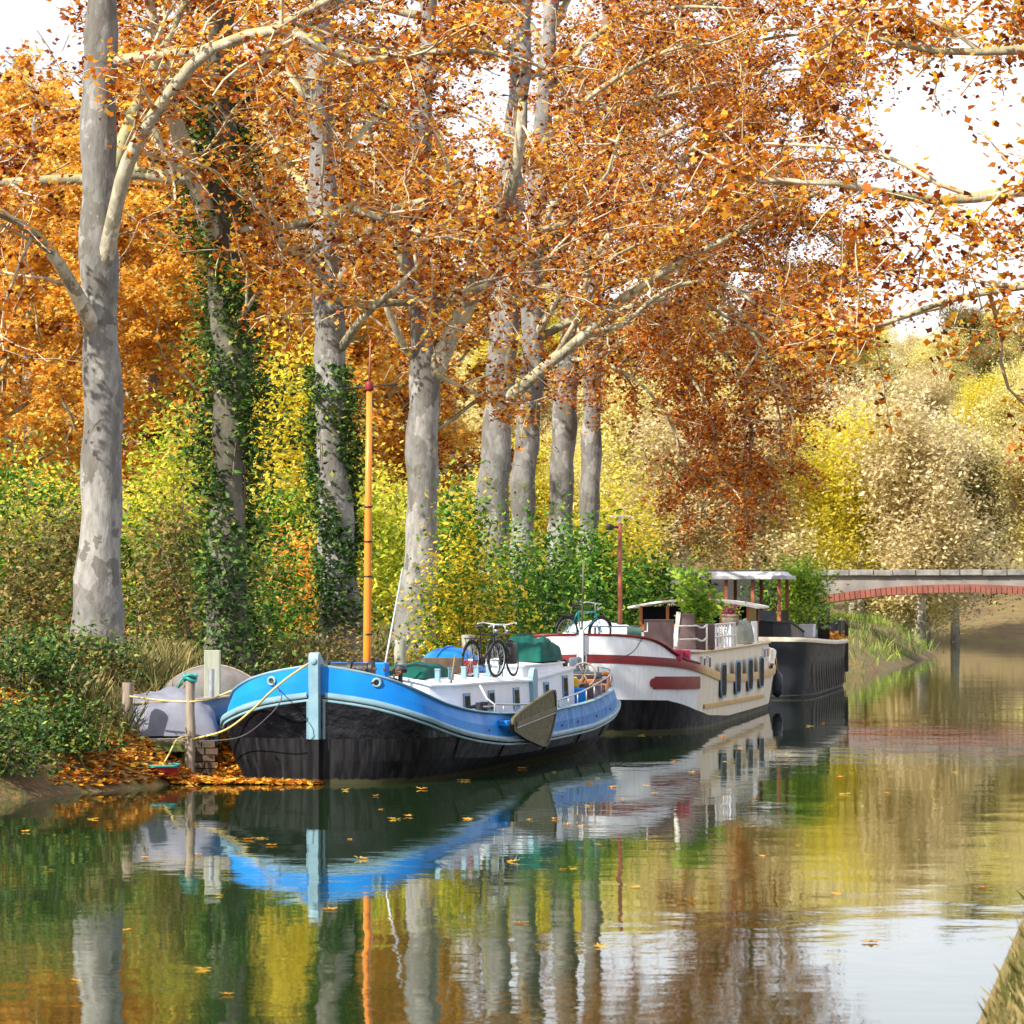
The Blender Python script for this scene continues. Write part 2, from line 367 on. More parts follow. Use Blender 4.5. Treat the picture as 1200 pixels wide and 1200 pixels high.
wl_ = np.array([-600, -350, -200, -120, -80, -50, -30, -20, -14, -10, -7, -5, -4, -3.3, -2.6, -2.2, -1.8, -1.4, -1.0, -.7, -.45, -.2, 0, .25, .6, 1.5, 3, 4.2, 5.2, 6, 8, 11, 13, 14, 14.4, 14.8, 15.1, 15.4, 15.8, 16.3, 17, 18, 21, 26, 35, 50, 80, 130, 220, 400, 700])
dd_ = np.concatenate([np.array([-60, -20, 0, 8, 14, 20]), np.arange(26, 150, 3.0), np.arange(150, 240, 5.0), np.array([250, 265, 280, 300, 320, 345, 370, 400, 440, 490, 550, 620, 720, 900])])
W, D = np.meshgrid(wl_, dd_)
jit = RNG.normal(0, 1, W.shape)
wob = .18 * np.sin(D * .55) + .12 * np.sin(D * 1.3 + 1)
Wk = W + np.where(np.abs(W) < 4, wob, 0)
Z = height(W, D) + np.where((Z0 := height(W, D)) > .3, jit * .05, 0)
V = np.stack([Wk + w0(D) * np.where((W > -6) & (W < 6), 1, 0) * 0 + XB(D), D, Z], -1).reshape(-1, 3)
nr, nc = W.shape
idx = np.arange(nr * nc).reshape(nr, nc)
F = np.stack([idx[:-1, :-1], idx[:-1, 1:], idx[1:, 1:], idx[1:, :-1]], -1).reshape(-1, 4)
m, n, bs = new_mat('earth')
c = ramp(n, noise(n, .8, 8), [(.3, (.055, .04, .022)), (.45, (.11, .085, .04)), (.58, (.11, .12, .035)), (.72, (.24, .13, .045))])
c = mixc(n, ramp(n, noise(n, 6, 6), [(.4, (0, 0, 0)), (.7, (.55, .55, .55))]), c, (.30, .13, .035))
n.links.new(c, bs.inputs['Base Color']); bs.inputs['Roughness'].default_value = .95
bump(n, bs, noise(n, 9, 8), .8, .08)
ground = np_mesh('ground', V, F, m, None, True); tag(ground, 'leaf strewn earth bank and wooded hillside beyond the bridge', 'ground', kind='structure')

m, n, bs = new_mat('canal_water')
bs.inputs['Base Color'].default_value = (.010, .026, .008, 1); bs.inputs['Roughness'].default_value = .015
bs.inputs['IOR'].default_value = 1.36; bs.inputs['Specular IOR Level'].default_value = .62
h1 = noise(n, 1.0, 2, stretch=(.9, .6, 1)); h2 = noise(n, 3.6, 3, stretch=(.8, 1, 1)); h3 = noise(n, .22, 2)
k = n.nodes.new('ShaderNodeMath'); k.operation = 'MULTIPLY_ADD'; n.links.new(h2, k.inputs[0]); k.inputs[1].default_value = .22; n.links.new(h1, k.inputs[2])
amp = n.nodes.new('ShaderNodeMath'); amp.operation = 'MULTIPLY'; n.links.new(k.outputs[0], amp.inputs[0])
n.links.new(ramp(n, h3, [(.35, (.35,) * 3), (.65, (1,) * 3)]), amp.inputs[1])
bump(n, bs, amp.outputs[0], 1.0, .007)
mb = MB(); mb.grid([[(-40, -80, 0), (70, -80, 0)], [(-40, 240, 0), (70, 240, 0)]])
water = mb.build('water', m); tag(water, 'still green canal water mirroring the trees', 'water', kind='structure')

m = paint('path_gravel', (.50, .38, .24), (.42, .24, .09), .95, 1.2, bumpv=.4, bscale=20)
rows = []
for d in np.arange(40, 190, 3.0):
    rows.append([(XB(d) - 9.5 + .5 * math.sin(d * .1), d, 1.80), (XB(d) - 6.8 + .4 * math.sin(d * .13 + 2), d, 1.785)])
mb = MB(); mb.grid(rows); tp = mb.build('towpath', m); tag(tp, 'pale gravel towpath behind the plane trees', 'path', kind='structure')

# ------------------------------------------------------------------ plane trees
def smooth_line(pts, step=.45):
    pts = np.asarray(pts, float)
    if len(pts) > 2:
        Pp = np.vstack([2 * pts[0] - pts[1], pts, 2 * pts[-1] - pts[-2]]); out = []
        for i in range(1, len(Pp) - 2):
            p0, p1, p2, p3 = Pp[i - 1:i + 3]; L = np.linalg.norm(p2 - p1); k = max(2, int(L / step))
            for t in np.linspace(0, 1, k, endpoint=False):
                out.append(.5 * ((2 * p1) + (-p0 + p2) * t + (2 * p0 - 5 * p1 + 4 * p2 - p3) * t * t + (-p0 + 3 * p1 - 3 * p2 + p3) * t ** 3))
        out.append(Pp[-2]); return np.array(out)
    k = max(2, int(np.linalg.norm(pts[1] - pts[0]) / step)); return np.array([pts[0] + (pts[1] - pts[0]) * t for t in np.linspace(0, 1, k + 1)])
def wander(p, dirv, L, rng, k=7, jit=.16, lift=.02):
    out = [np.array(p, float)]; dv = np.array(dirv, float); dv /= np.linalg.norm(dv)
    for i in range(k):
        dv = dv + rng.normal(0, jit, 3) + np.array([0, 0, lift]); dv /= np.linalg.norm(dv)
        out.append(out[-1] + dv * L / k)
    return np.array(out)
def plane_tree(base, trunk, rads, limbs, rng, label, group, leafm, barkm=None, auto=(10, 6.5, 22), leafsz=.118, nleaf=26000, sub_sp=.75, twigs=7, kill=None, lod=1, name='plane_tree'):
    """trunk, limbs: world-space polylines; the tree is rooted at base"""
    base = np.array(base, float); root = empty(name, base, 0, label, 'tree', group)
    T = smooth_line(np.asarray(trunk) - base, .5)
    s = np.linspace(0, 1, len(T)); rr = np.interp(s, np.linspace(0, 1, len(rads)), rads)
    T = T + np.stack([np.interp(s * 9, range(10), rng.normal(0, .05, 10)), np.interp(s * 9, range(10), rng.normal(0, .05, 10)), 0 * s], 1) * np.minimum(1, s * 8)[:, None]
    rr = rr * (1 + .05 * np.sin(s * 40 + rng.uniform(0, 6))) * (1 + .32 * np.exp(-np.maximum(T[:, 2], 0) / .45))
    mb = MB(); mb.tube([(0, 0, -.6)] + list(map(tuple, T)), [rr[0] * 1.25] + list(rr), 18)
    tr = mb.build('trunk', barkm or M_bark, root, True)
    me = tr.data; co = np.empty(len(me.vertices) * 3); me.vertices.foreach_get('co', co); co = co.reshape(-1, 3)
    co[:, :2] += .035 * np.sin(co[:, 2:3] * 3.1 + co[:, :2] * 7 + rng.uniform(0, 6)) ; me.vertices.foreach_set('co', co.ravel()); me.update()
    lim = [(smooth_line(np.asarray(l) - base), r0, r1) for l, r0, r1 in limbs]
    n0, zlo, zhi = auto
    for i in range(n0):
        z = zlo + (zhi - zlo) * (i + rng.uniform(0, .8)) / n0
        j = int(np.argmin(np.abs(T[:, 2] - (z - base[2])))); p = T[j]
        a = i * 2.4 + rng.uniform(-.5, .5); e = rng.uniform(.15, .75)
        if lod > 1 and math.sin(a) < -.25: a = -a          # boughs lean away from the open path of the towing lane
        L = rng.uniform(5.5, 9.5) * (1.0 if z < 16 else .75)
        lim.append((wander(p, (math.cos(a) * math.cos(e), math.sin(a) * math.cos(e), math.sin(e)), L, rng, 9, .17, .0), min(rr[j] * .55, rng.uniform(.10, .17)), .025))
    if lod:
        for pts, r0, r1 in lim:
            mb = MB(); k = len(pts); mb.tube(pts, np.linspace(r0, r1, k) * (1 + .06 * np.sin(np.arange(k) * 1.7)), 9 if lod > 1 else 6); mb.build('limb', M_limb, root, True)
    p0 = []; p1 = []; q0 = []; q1 = []; tip = []
    def addpoly(pl, ra, rb):
        k = len(pl); rs = np.linspace(ra, rb, k)
        for i in range(k - 1): p0.append(pl[i]); p1.append(pl[i + 1]); q0.append(rs[i]); q1.append(rs[i + 1])
    if not lod:
        for pts, r0, r1 in lim: addpoly(pts, r0, r1)
    for pts, r0, r1 in lim:
        seg = np.linalg.norm(np.diff(pts, axis=0), axis=1); tot = seg.sum(); cum = np.concatenate([[0], np.cumsum(seg)])
        sp = max(.22 * tot, .8)
        while sp < tot + .01:
            i = min(int(np.searchsorted(cum, sp)), len(pts) - 1); p = pts[i]
            t = pts[i] - pts[i - 1]; t = t / (np.linalg.norm(t) + 1e-6)
            dv = t * rng.uniform(.2, .9) + rng.normal(0, .62, 3) + np.array([0, 0, .12])
            f = sp / tot; L = rng.uniform(1.3, 3.4) * (1.15 - .45 * f)
            pl = wander(p, dv, L, rng, 6, .2, -.01); addpoly(pl, .042, .018)
            for _ in range(twigs):
                u = rng.uniform(.15, 1); ii = min(int(u * 6), 5); q = pl[ii] + (pl[ii + 1] - pl[ii]) * rng.uniform()
                tw = wander(q, (pl[ii + 1] - pl[ii]) / (L / 6) * .6 + rng.normal(0, .7, 3), rng.uniform(.6, 1.6), rng, 3, .28, -.06)
                addpoly(tw, .015, .009); tip.append(tw)
            sp += sub_sp * rng.uniform(.6, 1.4)
    o = seg_mesh('twigs', p0, p1, q0, q1, M_twig if lod else M_limb, root); o['kind'] = 'stuff'
    tip = np.array(tip); k = len(tip); ti = rng.integers(0, k, nleaf); u = rng.uniform(.1, 3, nleaf)
    i = np.minimum(u.astype(int), 2); fr = (u - i)[:, None]
    pts = tip[ti, i] * (1 - fr) + tip[ti, i + 1] * fr + rng.normal(0, .13, (nleaf, 3))
    leaves('crown', pts, leafsz, LOBED3, leafm, root, rng)
    return root
def ivy(name, trunk, z0, z1, rfun, n, rng, label, size=.12, spread=.16):
    T = smooth_line(trunk, .4); z = rng.uniform(z0, z1, n)
    keep = []; base = np.array([T[0][0], T[0][1], z0])
    cx = np.interp(z, T[:, 2], T[:, 0]); cy = np.interp(z, T[:, 2], T[:, 1])
    a = rng.uniform(0, 2 * math.pi, n); dens = .5 + .5 * np.sin(z * 1.3 + 2 * np.sin(a) + 1.2 * np.sin(z * .5 + 2))
    patch = np.sin(z * 2.7 + 3 * np.cos(a + .6)) + np.sin(a * 2 + z * 1.1 + 1) + .5 * np.sin(z * 6 + a * 3)
    ok = rng.uniform(0, 1, n) < np.where(patch + dens > .25, .95, .10)
    r = rfun(z) + np.abs(rng.normal(0, spread, n)) * (1 + 1.2 * (dens > .8))
    pts = np.stack([cx + r * np.cos(a), cy + r * np.sin(a), z], 1)[ok] - base
    root = empty(name, base, 0, label, 'ivy')
    leaves('foliage', pts, size, OVAL, M_ivy, root, rng)
    for k in range(4):
        aa = rng.uniform(0, 6.28); mb = MB(); zz = np.linspace(z0, z1 * .85, 14)
        ln = [(np.interp(q, T[:, 2], T[:, 0]) + rfun(q) * math.cos(aa + .25 * math.sin(q)) - base[0], np.interp(q, T[:, 2], T[:, 1]) + rfun(q) * math.sin(aa + .25 * math.sin(q)) - base[1], q - z0) for q in zz]
        mb.tube(ln, .013, 5); mb.build('stem', M_stem, root, True)
    return root
def px(lst, d, dz=0): return [tuple(P(x, y, d + (q[0] if q else 0))) for x, y, *q in lst]
GZ = 1.62
GROUP_PLANE = 'plane trees in a row along the bank'
def B(x, d): v = P(x, 690, d); return (v.x, d, GZ)
def TR(x0, d, lst): return [B(x0, d)] + px(lst, d)
rg = np.random.default_rng(11)
# tree whose trunk stands before the first ivy trunk
t0 = TR(112, 69, [(114, 600), (118, 400), (116, 200), (120, 0), (122, -300), (126, -520)])
plane_tree(t0[0], t0, [.46, .36, .33, .31, .27, .2, .08], [
    (px([(118, 330), (150, 190, -1), (200, 108, -1.5), (250, 56, -2), (330, 34, -2.5), (372, 54, -2.5), (420, 72, -2), (480, 62, -2), (560, 60, -2), (600, 70, -1)], 69), .16, .03),
    (px([(116, 250), (160, 120, 2), (205, 30, 4), (240, -60, 5)], 69), .14, .03),
    (px([(118, 400), (70, 310, -1), (20, 260, -2), (-60, 230, -2)], 69), .16, .04)], rg,
    'pale plane tree without ivy standing behind the brambles', GROUP_PLANE, M_leaf, None, (6, 12, 20), nleaf=14000 , lod=2)
t1 = TR(268, 76, [(266, 640), (266, 540), (272, 430), (266, 330), (258, 270), (262, 180), (258, 90), (263, 0), (266, -160), (262, -420)])
plane_tree(t1[0], t1, [.46, .36, .34, .37, .38, .36, .28, .24, .22, .2, .12, .05], [
    (px([(258, 300), (240, 245, -.4), (222, 190, -.8), (205, 140, -1), (190, 70, -1.5), (170, -20, -2)], 76), .24, .09),
    (px([(224, 190, -.8), (205, 200, -1.5), (180, 150, -2), (150, 120, -2)], 76), .12, .03),
    (px([(252, 250), (232, 180, 1), (215, 130, 2), (200, 60, 3), (190, 0, 4)], 76), .13, .04),
    (px([(262, 215), (300, 235, -1), (330, 290, -1.5), (365, 300, -2)], 76), .10, .03),
    (px([(268, 400), (300, 345, -1), (330, 320, -2), (362, 300, -2.5)], 76), .06, .02),
    (px([(262, 100), (320, 60, 1), (380, 20, 2), (430, -40, 2)], 76), .11, .03)], rg,
    'plane tree with forked ivy covered trunk beside the pale square post', GROUP_PLANE, M_leaf, M_bark1, (6, 9, 20), nleaf=17000 , lod=2)
ivy('ivy', t1, 1.4, 13.2, lambda z: np.interp(z, [1.4, 4, 9, 13], [.42, .36, .38, .34]), 24000, rg, 'dark straggling ivy climbing the forked plane trunk', .14, .26)
t2 = TR(402, 86, [(398, 700), (390, 560), (386, 420), (381, 300), (380, 220), (374, 130), (372, 40), (376, -80), (380, -350)])
plane_tree(t2[0], t2, [.52, .42, .38, .36, .34, .31, .27, .2, .18, .15, .06], [
    (px([(392, 360), (408, 310, -.5), (440, 262, -1), (470, 242, -1.5), (505, 232, -2), (540, 210, -2)], 86), .15, .04),
    (px([(396, 415), (425, 372, -1), (462, 340, -2), (500, 300, -3), (530, 250, -3)], 86), .11, .03),
    (px([(376, 310), (345, 290, -.5), (318, 268, -1), (295, 240, -1), (270, 200, -2)], 86), .14, .04),
    (px([(374, 285), (350, 265, 1), (320, 262, 2), (290, 268, 3)], 86), .09, .03),
    (px([(378, 200), (420, 160, 1), (460, 110, 2), (470, 60, 2)], 86), .11, .03),
    (px([(374, 130), (340, 90, 0), (310, 40, 1), (280, 20, 1)], 86), .10, .03)], rg,
    'plane tree with bright ivy round its lower trunk beside the orange mast', GROUP_PLANE, M_leaf, M_bark, (6, 9, 20), nleaf=17000 , lod=2)
ivy('ivy', t2, 2.2, 8.2, lambda z: np.interp(z, [1.4, 4, 9], [.47, .41, .37]), 12000, rg, 'bright green ivy wrapped round the trunk behind the orange mast', .14, .13)
t3 = TR(484, 95, [(489, 690), (494, 590), (497, 480), (494, 400), (489, 310), (490, 220), (494, 120), (505, 20), (500, -120), (510, -380)])
plane_tree(t3[0], t3, [.54, .43, .40, .38, .37, .33, .26, .22, .19, .17, .12, .05], [
    (px([(502, 450), (520, 410, -.3), (545, 360, -.6), (572, 300, -1), (592, 250, -1), (606, 190, -1.5), (612, 120, -2)], 95), .27, .10),
    (px([(488, 425), (470, 398, -.6), (455, 365, -1), (447, 335, -1.2), (440, 280, -1.5)], 95), .11, .05),
    (px([(506, 438), (530, 448, 1), (555, 460, 2), (590, 478, 3)], 95), .07, .03),
    (px([(489, 350), (470, 300, 1), (462, 250, 2), (440, 190, 2), (430, 120, 3)], 95), .14, .04),
    (px([(545, 362, -.6), (520, 320, -1), (515, 270, -1)], 95), .07, .03),
    (px([(572, 300, -1), (610, 275, -1), (660, 262, -1.5), (700, 240, -2)], 95), .10, .03),
    (px([(560, 325, -1), (545, 280, -2), (535, 230, -3), (520, 180, -3)], 95), .08, .03)], rg,
    'smooth pale plane tree with big forked limb between mast and yellow bush', GROUP_PLANE, M_leaf, M_bark, (6, 9, 21), nleaf=18000 , lod=2)
t4 = TR(578, 107, [(576, 600), (582, 520), (588, 440), (592, 350), (596, 260), (602, 180), (610, 90), (612, 0), (616, -200), (620, -380)])
plane_tree(t4[0], t4, [.54, .46, .43, .40, .38, .33, .28, .23, .2, .15, .05], [
    (px([(592, 470), (615, 450, -.5), (650, 420, -1), (690, 388, -1.5), (730, 350, -2), (765, 326, -2.5), (810, 300, -3), (860, 275, -4), (915, 245, -5), (960, 225, -6)], 107), .19, .05),
    (px([(592, 340), (620, 290, -1), (650, 240, -1.5), (690, 190, -2), (740, 160, -3)], 107), .16, .04),
    (px([(594, 330), (560, 280, 0), (540, 230, 0), (510, 180, 1)], 107), .13, .04),
    (px([(690, 388, -1.5), (730, 380, -2), (780, 340, -3), (840, 330, -4), (890, 360, -5), (930, 400, -6)], 107), .08, .03),
    (px([(650, 420, -1), (690, 350, -2), (720, 300, -3), (770, 280, -3)], 107), .09, .03),
    (px([(600, 220), (650, 150, 0), (710, 100, -1), (780, 60, -2), (840, 50, -3)], 107), .14, .03)], rg,
    'plane tree with a long pale limb reaching out over the white barge', GROUP_PLANE, M_leaf, M_bark, (6, 10, 22), nleaf=22000 , lod=2)
t5 = TR(612, 112, [(612, 590), (618, 500), (622, 400), (626, 300), (632, 200), (640, 100), (648, 0), (655, -250)])
plane_tree(t5[0], t5, [.44, .36, .35, .33, .29, .25, .2, .15, .05], [
    (px([(624, 400), (655, 350, -1), (690, 310, -2), (730, 292, -2), (790, 315, -3), (850, 350, -4), (900, 420, -5), (930, 480, -6)], 112), .12, .03),
    (px([(626, 330), (670, 280, 0), (720, 240, 0), (790, 190, -1), (850, 170, -2)], 112), .15, .04),
    (px([(632, 220), (690, 160, 1), (750, 120, 1), (830, 100, 1)], 112), .13, .03), (px([(640, 110), (700, 40, 0), (780, 10, -1), (870, 10, -2)], 112), .12, .03), (px([(645, 40), (690, -40, 1), (760, -90, 1), (860, -110, 1)], 112), .12, .03)], rg,
    'slimmer plane tree close against the trunk with the long limb', GROUP_PLANE, M_leaf, M_bark, (6, 10, 22), nleaf=18000 , lod=2)
t6 = TR(656, 119, [(658, 590), (662, 500), (667, 420), (672, 350), (690, 290), (705, 200), (720, 100), (730, 0), (735, -200)])
plane_tree(t6[0], t6, [.46, .40, .38, .35, .31, .26, .22, .18, .14, .05], [
    (px([(670, 370), (700, 300, -1), (730, 262, -1.5), (780, 220, -2), (820, 165, -3), (870, 140, -4)], 119), .20, .05),
    (px([(672, 350), (705, 285, 1), (745, 250, 1), (790, 235, 1), (850, 215, 0), (930, 200, -1)], 119), .17, .04),
    (px([(668, 410), (720, 370, -2), (780, 355, -3), (830, 390, -4), (870, 450, -5), (880, 530, -5), (870, 580, -5)], 119), .12, .03),
    (px([(668, 400), (730, 400, -3), (790, 420, -4), (830, 480, -5), (845, 560, -5)], 119), .10, .03), (px([(668, 420), (720, 430, -4), (770, 470, -6), (800, 530, -7), (815, 590, -7)], 119), .08, .02), (px([(780, 355, -3), (860, 400, -4), (910, 470, -5), (915, 540, -5)], 119), .07, .02), (px([(780, 355, -3), (880, 370, -5), (950, 420, -6), (975, 470, -6)], 119), .07, .02)], rg,
    'plane tree whose brown boughs droop over the white barge wheelhouse', GROUP_PLANE, M_leafb, M_bark, (4, 10, 22), nleaf=34000, lod=2)
def fan(d, x0, ys, seed):
    rr_ = np.random.default_rng(seed); out = []
    for k, (ya, yb) in enumerate(ys):
        xe = rr_.uniform(930, 1015); out.append((px([(x0, ya), (x0 + (xe - x0) * .35, ya + (yb - ya) * .5 - 15, rr_.uniform(-2, 1)), (x0 + (xe - x0) * .7, ya + (yb - ya) * .85 - 10, rr_.uniform(-4, 2)), (xe, yb, rr_.uniform(-6, 2))], d), .11, .025))
    return out
t7 = TR(690, 126, [(690, 560), (694, 480), (697, 400), (700, 300), (705, 200), (710, 80), (715, -150)])
plane_tree(t7[0], t7, [.42, .34, .32, .29, .25, .21, .16, .05], [
    (px([(697, 400), (750, 340, -1), (810, 330, -2), (870, 380, -3), (910, 440, -4), (930, 500, -4)], 126), .14, .03),
    (px([(698, 420), (760, 390, -2), (810, 420, -3), (850, 500, -4), (860, 570, -4)], 126), .11, .03),
    (px([(700, 330), (770, 270, -1), (850, 240, -2), (940, 260, -3), (1000, 300, -3)], 126), .15, .03),
    (px([(702, 250), (780, 180, 0), (870, 130, 0), (960, 110, 0)], 126), .14, .03), (px([(706, 180), (770, 110, 1), (850, 60, 0), (940, 40, 0), (1000, 50, 0)], 126), .13, .03), (px([(700, 300), (800, 260, 3), (900, 300, 4), (960, 360, 5)], 126), .12, .03)] + fan(126, 702, [(330, 330), (280, 260), (240, 190), (200, 130), (160, 80), (130, 30), (90, -20), (60, -80)], 4), rg,
    'last plane trunk of the row toward the bridge, with drooping boughs', GROUP_PLANE, M_leaf, M_bark, (4, 12, 22), nleaf=62000, lod=2)

tr = P(1560, 690, 50)
t8 = [(tr.x, 50, 1.4), (tr.x - .1, 50, 5), (tr.x - .2, 50.3, 9), (tr.x, 50, 14), (tr.x, 50, 18)]
plane_tree(t8[0], t8, [.5, .38, .33, .25, .08], [
    (px([(1540, 300), (1400, 240, 0), (1240, 220, -1), (1100, 235, -1), (980, 215, -2), (900, 215, -2)], 50), .15, .02),
    (px([(1545, 200), (1400, 100, 1), (1250, 60, 2), (1100, 60, 2), (980, 30, 2)], 50), .15, .02),
    (px([(1545, 380), (1380, 330, 1), (1240, 330, 2), (1120, 350, 3), (1010, 390, 3)], 50), .13, .02),
    (px([(1550, 100), (1420, -20, 0), (1280, -60, 0), (1150, -50, 1), (1040, -20, 1)], 50), .13, .02)], rg,
    'orange plane boughs reaching in from the near bank over the open water', GROUP_PLANE, M_leaf, M_bark, (5, 10, 17), leafsz=.105, nleaf=22000, lod=2)
# second row of planes across the towpath, and more behind them: two kinds, copied
bgp = []
for k, lm in enumerate((M_leafy, M_leaf)):
    r2 = np.random.default_rng(40 + k)
    bgp.append(plane_tree((0, 0, 0), [(0, 0, 0), (.1, 0, 5), (.2, .1, 11), (0, 0, 20)], [.5, .36, .28, .06], [], r2,
        'golden plane tree of the row beyond the towpath' if k == 0 else 'russet plane tree of the row beyond the towpath', 'plane trees beyond the towpath', lm, M_bark, (17, 4.4, 20), nleaf=30000, leafsz=.20, sub_sp=.8, twigs=7, lod=0))
spots = [(-40, 150, 0), (40, 165, 1), (110, 150, 0), (180, 168, 0), (250, 152, 0), (320, 172, 0), (390, 158, 0), (455, 176, 0), (505, 164, 1), (0, 190, 0), (150, 200, 0), (300, 205, 0), (430, 208, 1), (220, 188, 1), (80, 178, 0)]
for i, (x, d, k) in enumerate(spots):
    o = bgp[k] if i in (0, 1) else copy_tree(bgp[k])
    v = P(x, 690, d); o.location = (v.x, d, 1.65 if d < 165 else 2.2); o.rotation_euler.z = i * 1.9
    s = 1 + .12 * math.sin(i * 2.3); o.scale = (s, s, s * .98)

# planes added unseen round and behind the viewer, to darken the hull reflections
for i, (x, d) in enumerate(((15, 38), (19, 24), (21, 54), (27, 72), (3, -16), (15, -22), (-12, -24), (23, 4))):
    o = copy_tree(bgp[i % 2]); o.location = (x, d, 1.5); o.rotation_euler.z = i * 1.3; o.scale = (1, 1, .9)
    tag(o, ('golden', 'russet')[i % 2] + ' plane tree added out of view on the near bank', 'tree', 'unseen plane trees added for the hulls to mirror')

# ------------------------------------------------------------------ shrubs, far trees
def bush(name, c, size, n, leafsz, lm, rng, label, cat='bush', group=None, clumps=14, stems=5, fill=.22):
    root = empty(name, c, 0, label, cat, group); sx, sy, sz = size
    cc = rng.normal(0, 1, (clumps, 3)); cc /= np.linalg.norm(cc, axis=1)[:, None]; cc *= rng.uniform(.35, 1, clumps)[:, None] ** .6
    cc = cc * np.array([sx, sy, sz * .5]) + np.array([0, 0, sz * .55])
    cr = rng.uniform(.7, 1.3, clumps)
    ci = rng.integers(0, clumps, n); off = rng.normal(0, 1, (n, 3)) * np.array([sx, sy, sz * .5]) * fill * 1.4 * cr[ci][:, None]
    pts = cc[ci] + off; pts[:, 2] = np.maximum(pts[:, 2], .02 + rng.uniform(0, .1, n))
    leaves('foliage', pts, leafsz, OVAL, lm, root, rng)
    for i in range(stems):
        q = cc[i % clumps]; mb = MB(); mid = q * .5 + rng.normal(0, .12, 3) * sx
        mb.tube([(q[0] * .12, q[1] * .12, -.15), tuple(mid), tuple(q)], [.035 + .01 * sz, .025, .01], 5); mb.build('stem', M_stem, root, True)
    return root
rb = np.random.default_rng(5)
def gz(X, d): return float(height(np.array(X - XB(d)), np.array(d)))
def bpx(x, d, **k):
    v = P(x, 690, d); return (v.x, d, max(gz(v.x, d), .25) - .02)
bush('yellow_leaved_bush', bpx(566, 90), (1.5, 1.0, 4.1), 7500, .15, M_ygreen, rb, 'yellow and green leaved bush behind the two bicycles on the cabin roof', clumps=20)
bush('green_bush', bpx(622, 98), (1.5, 1.1, 4.3), 7500, .16, M_green, rb, 'dark green bush standing between the yellow leaved bush and the white bow', clumps=18)
bush('green_bush', bpx(676, 104), (1.7, 1.1, 4.2), 8000, .17, M_green, rb, 'broad green bush just behind the bow of the white barge', clumps=18)
bush('green_bush', bpx(768, 118), (1.8, 1.2, 3.3), 7000, .18, M_green, rb, 'glossy green bush above the low curved wheelhouse roof', clumps=18)
bush('olive_bush', bpx(722, 110), (1.5, 1.1, 2.1), 3800, .17, M_olive, rb, 'dull olive bush behind the red brown pole')
bush('golden_bush', bpx(715, 130), (1.5, 1.2, 5.0), 5200, .2, M_yellow, rb, 'tall golden bush beneath the last plane trunk', clumps=20)
bush('green_bush', bpx(528, 104), (.9, .9, 4.6), 3600, .2, M_green, rb, 'tall green sapling between the pale plane trunk and yellow bush')
bush('lime_bush', bpx(440, 108), (1.6, 1.2, 4.2), 5200, .19, M_lime, rb, 'lime green bush behind the orange mast', clumps=18)
bush('lime_bush', bpx(338, 122), (2.2, 1.8, 7.6), 9000, .22, M_yellow, rb, 'tall glowing yellow bush between the two ivy trunks', clumps=24)
bush('green_bush', bpx(350, 112), (1.6, 1.0, 3.9), 3800, .19, M_green, rb, 'deep green bush in front of the glowing yellow bush')
bush('green_bush', bpx(318, 84), (.9, .9, 2.4), 3600, .14, M_green, rb, 'dark green bush at the foot of the forked ivy trunk')
bush('olive_bush', bpx(232, 80), (1.3, .9, 3.2), 5200, .13, M_olive, rb, 'twiggy olive bush behind the pale square post', clumps=18, stems=9)
bush('lime_bush', bpx(212, 100), (1.2, 1.0, 5.6), 4600, .19, M_lime, rb, 'lime yellow bush behind the twiggy olive bush', clumps=18)
bush('green_bush', bpx(160, 92), (1.6, 1.2, 3.6), 5200, .17, M_green, rb, 'green bush between the first two trunks, behind the dinghy', clumps=18)
bush('olive_bush', bpx(70, 84), (1.5, 1.1, 3.0), 5000, .15, M_olive, rb, 'olive bush behind the covered boat on the bank', clumps=18, stems=8)
bush('green_bush', bpx(10, 92), (1.7, 1.2, 4.2), 5200, .17, M_green, rb, 'tall green bush beside the trunk without ivy', clumps=18)
for x, d, w_, h in ((60, 61.0, .8, .8), (-10, 59, .9, 1.0), (95, 66.5, .8, .8), (75, 66, .8, .8), (20, 62.5, .9, 1.0)):
    bush('bramble', bpx(x, d), (w_, .6, h), 2600, .10, M_ivy if x != 75 else M_olive, rb, 'low tangled ' + ('olive brown' if x == 75 else 'green') + ' bramble on the bank beside the covered boat', group='brambles on the bank', stems=8, fill=.3)
bush('dry_bush', bpx(398, 80.5), (.85, .5, 1.5), 2600, .10, M_olive, rb, 'dry weedy shrub at the foot of the ivy trunk by the mast', stems=9)
bush('dry_bush', bpx(362, 100), (1.3, .8, 2.6), 2800, .15, M_leafy, rb, 'orange brown shrub between the two ivy trunks', stems=8)
bush('dry_bush', bpx(455, 84), (.8, .5, 1.2), 1900, .10, M_olive, rb, 'low dry shrub between the mast and the pale plane trunk', stems=8)
bush('olive_bush', bpx(700, 101), (1.7, .7, 1.3), 3400, .13, M_olive, rb, 'low olive scrub beside the white tarpaulin on the barge bow')
bush('olive_bush', bpx(800, 124), (1.5, .7, 1.3), 2600, .16, M_olive, rb, 'low olive scrub beside the dark barge')

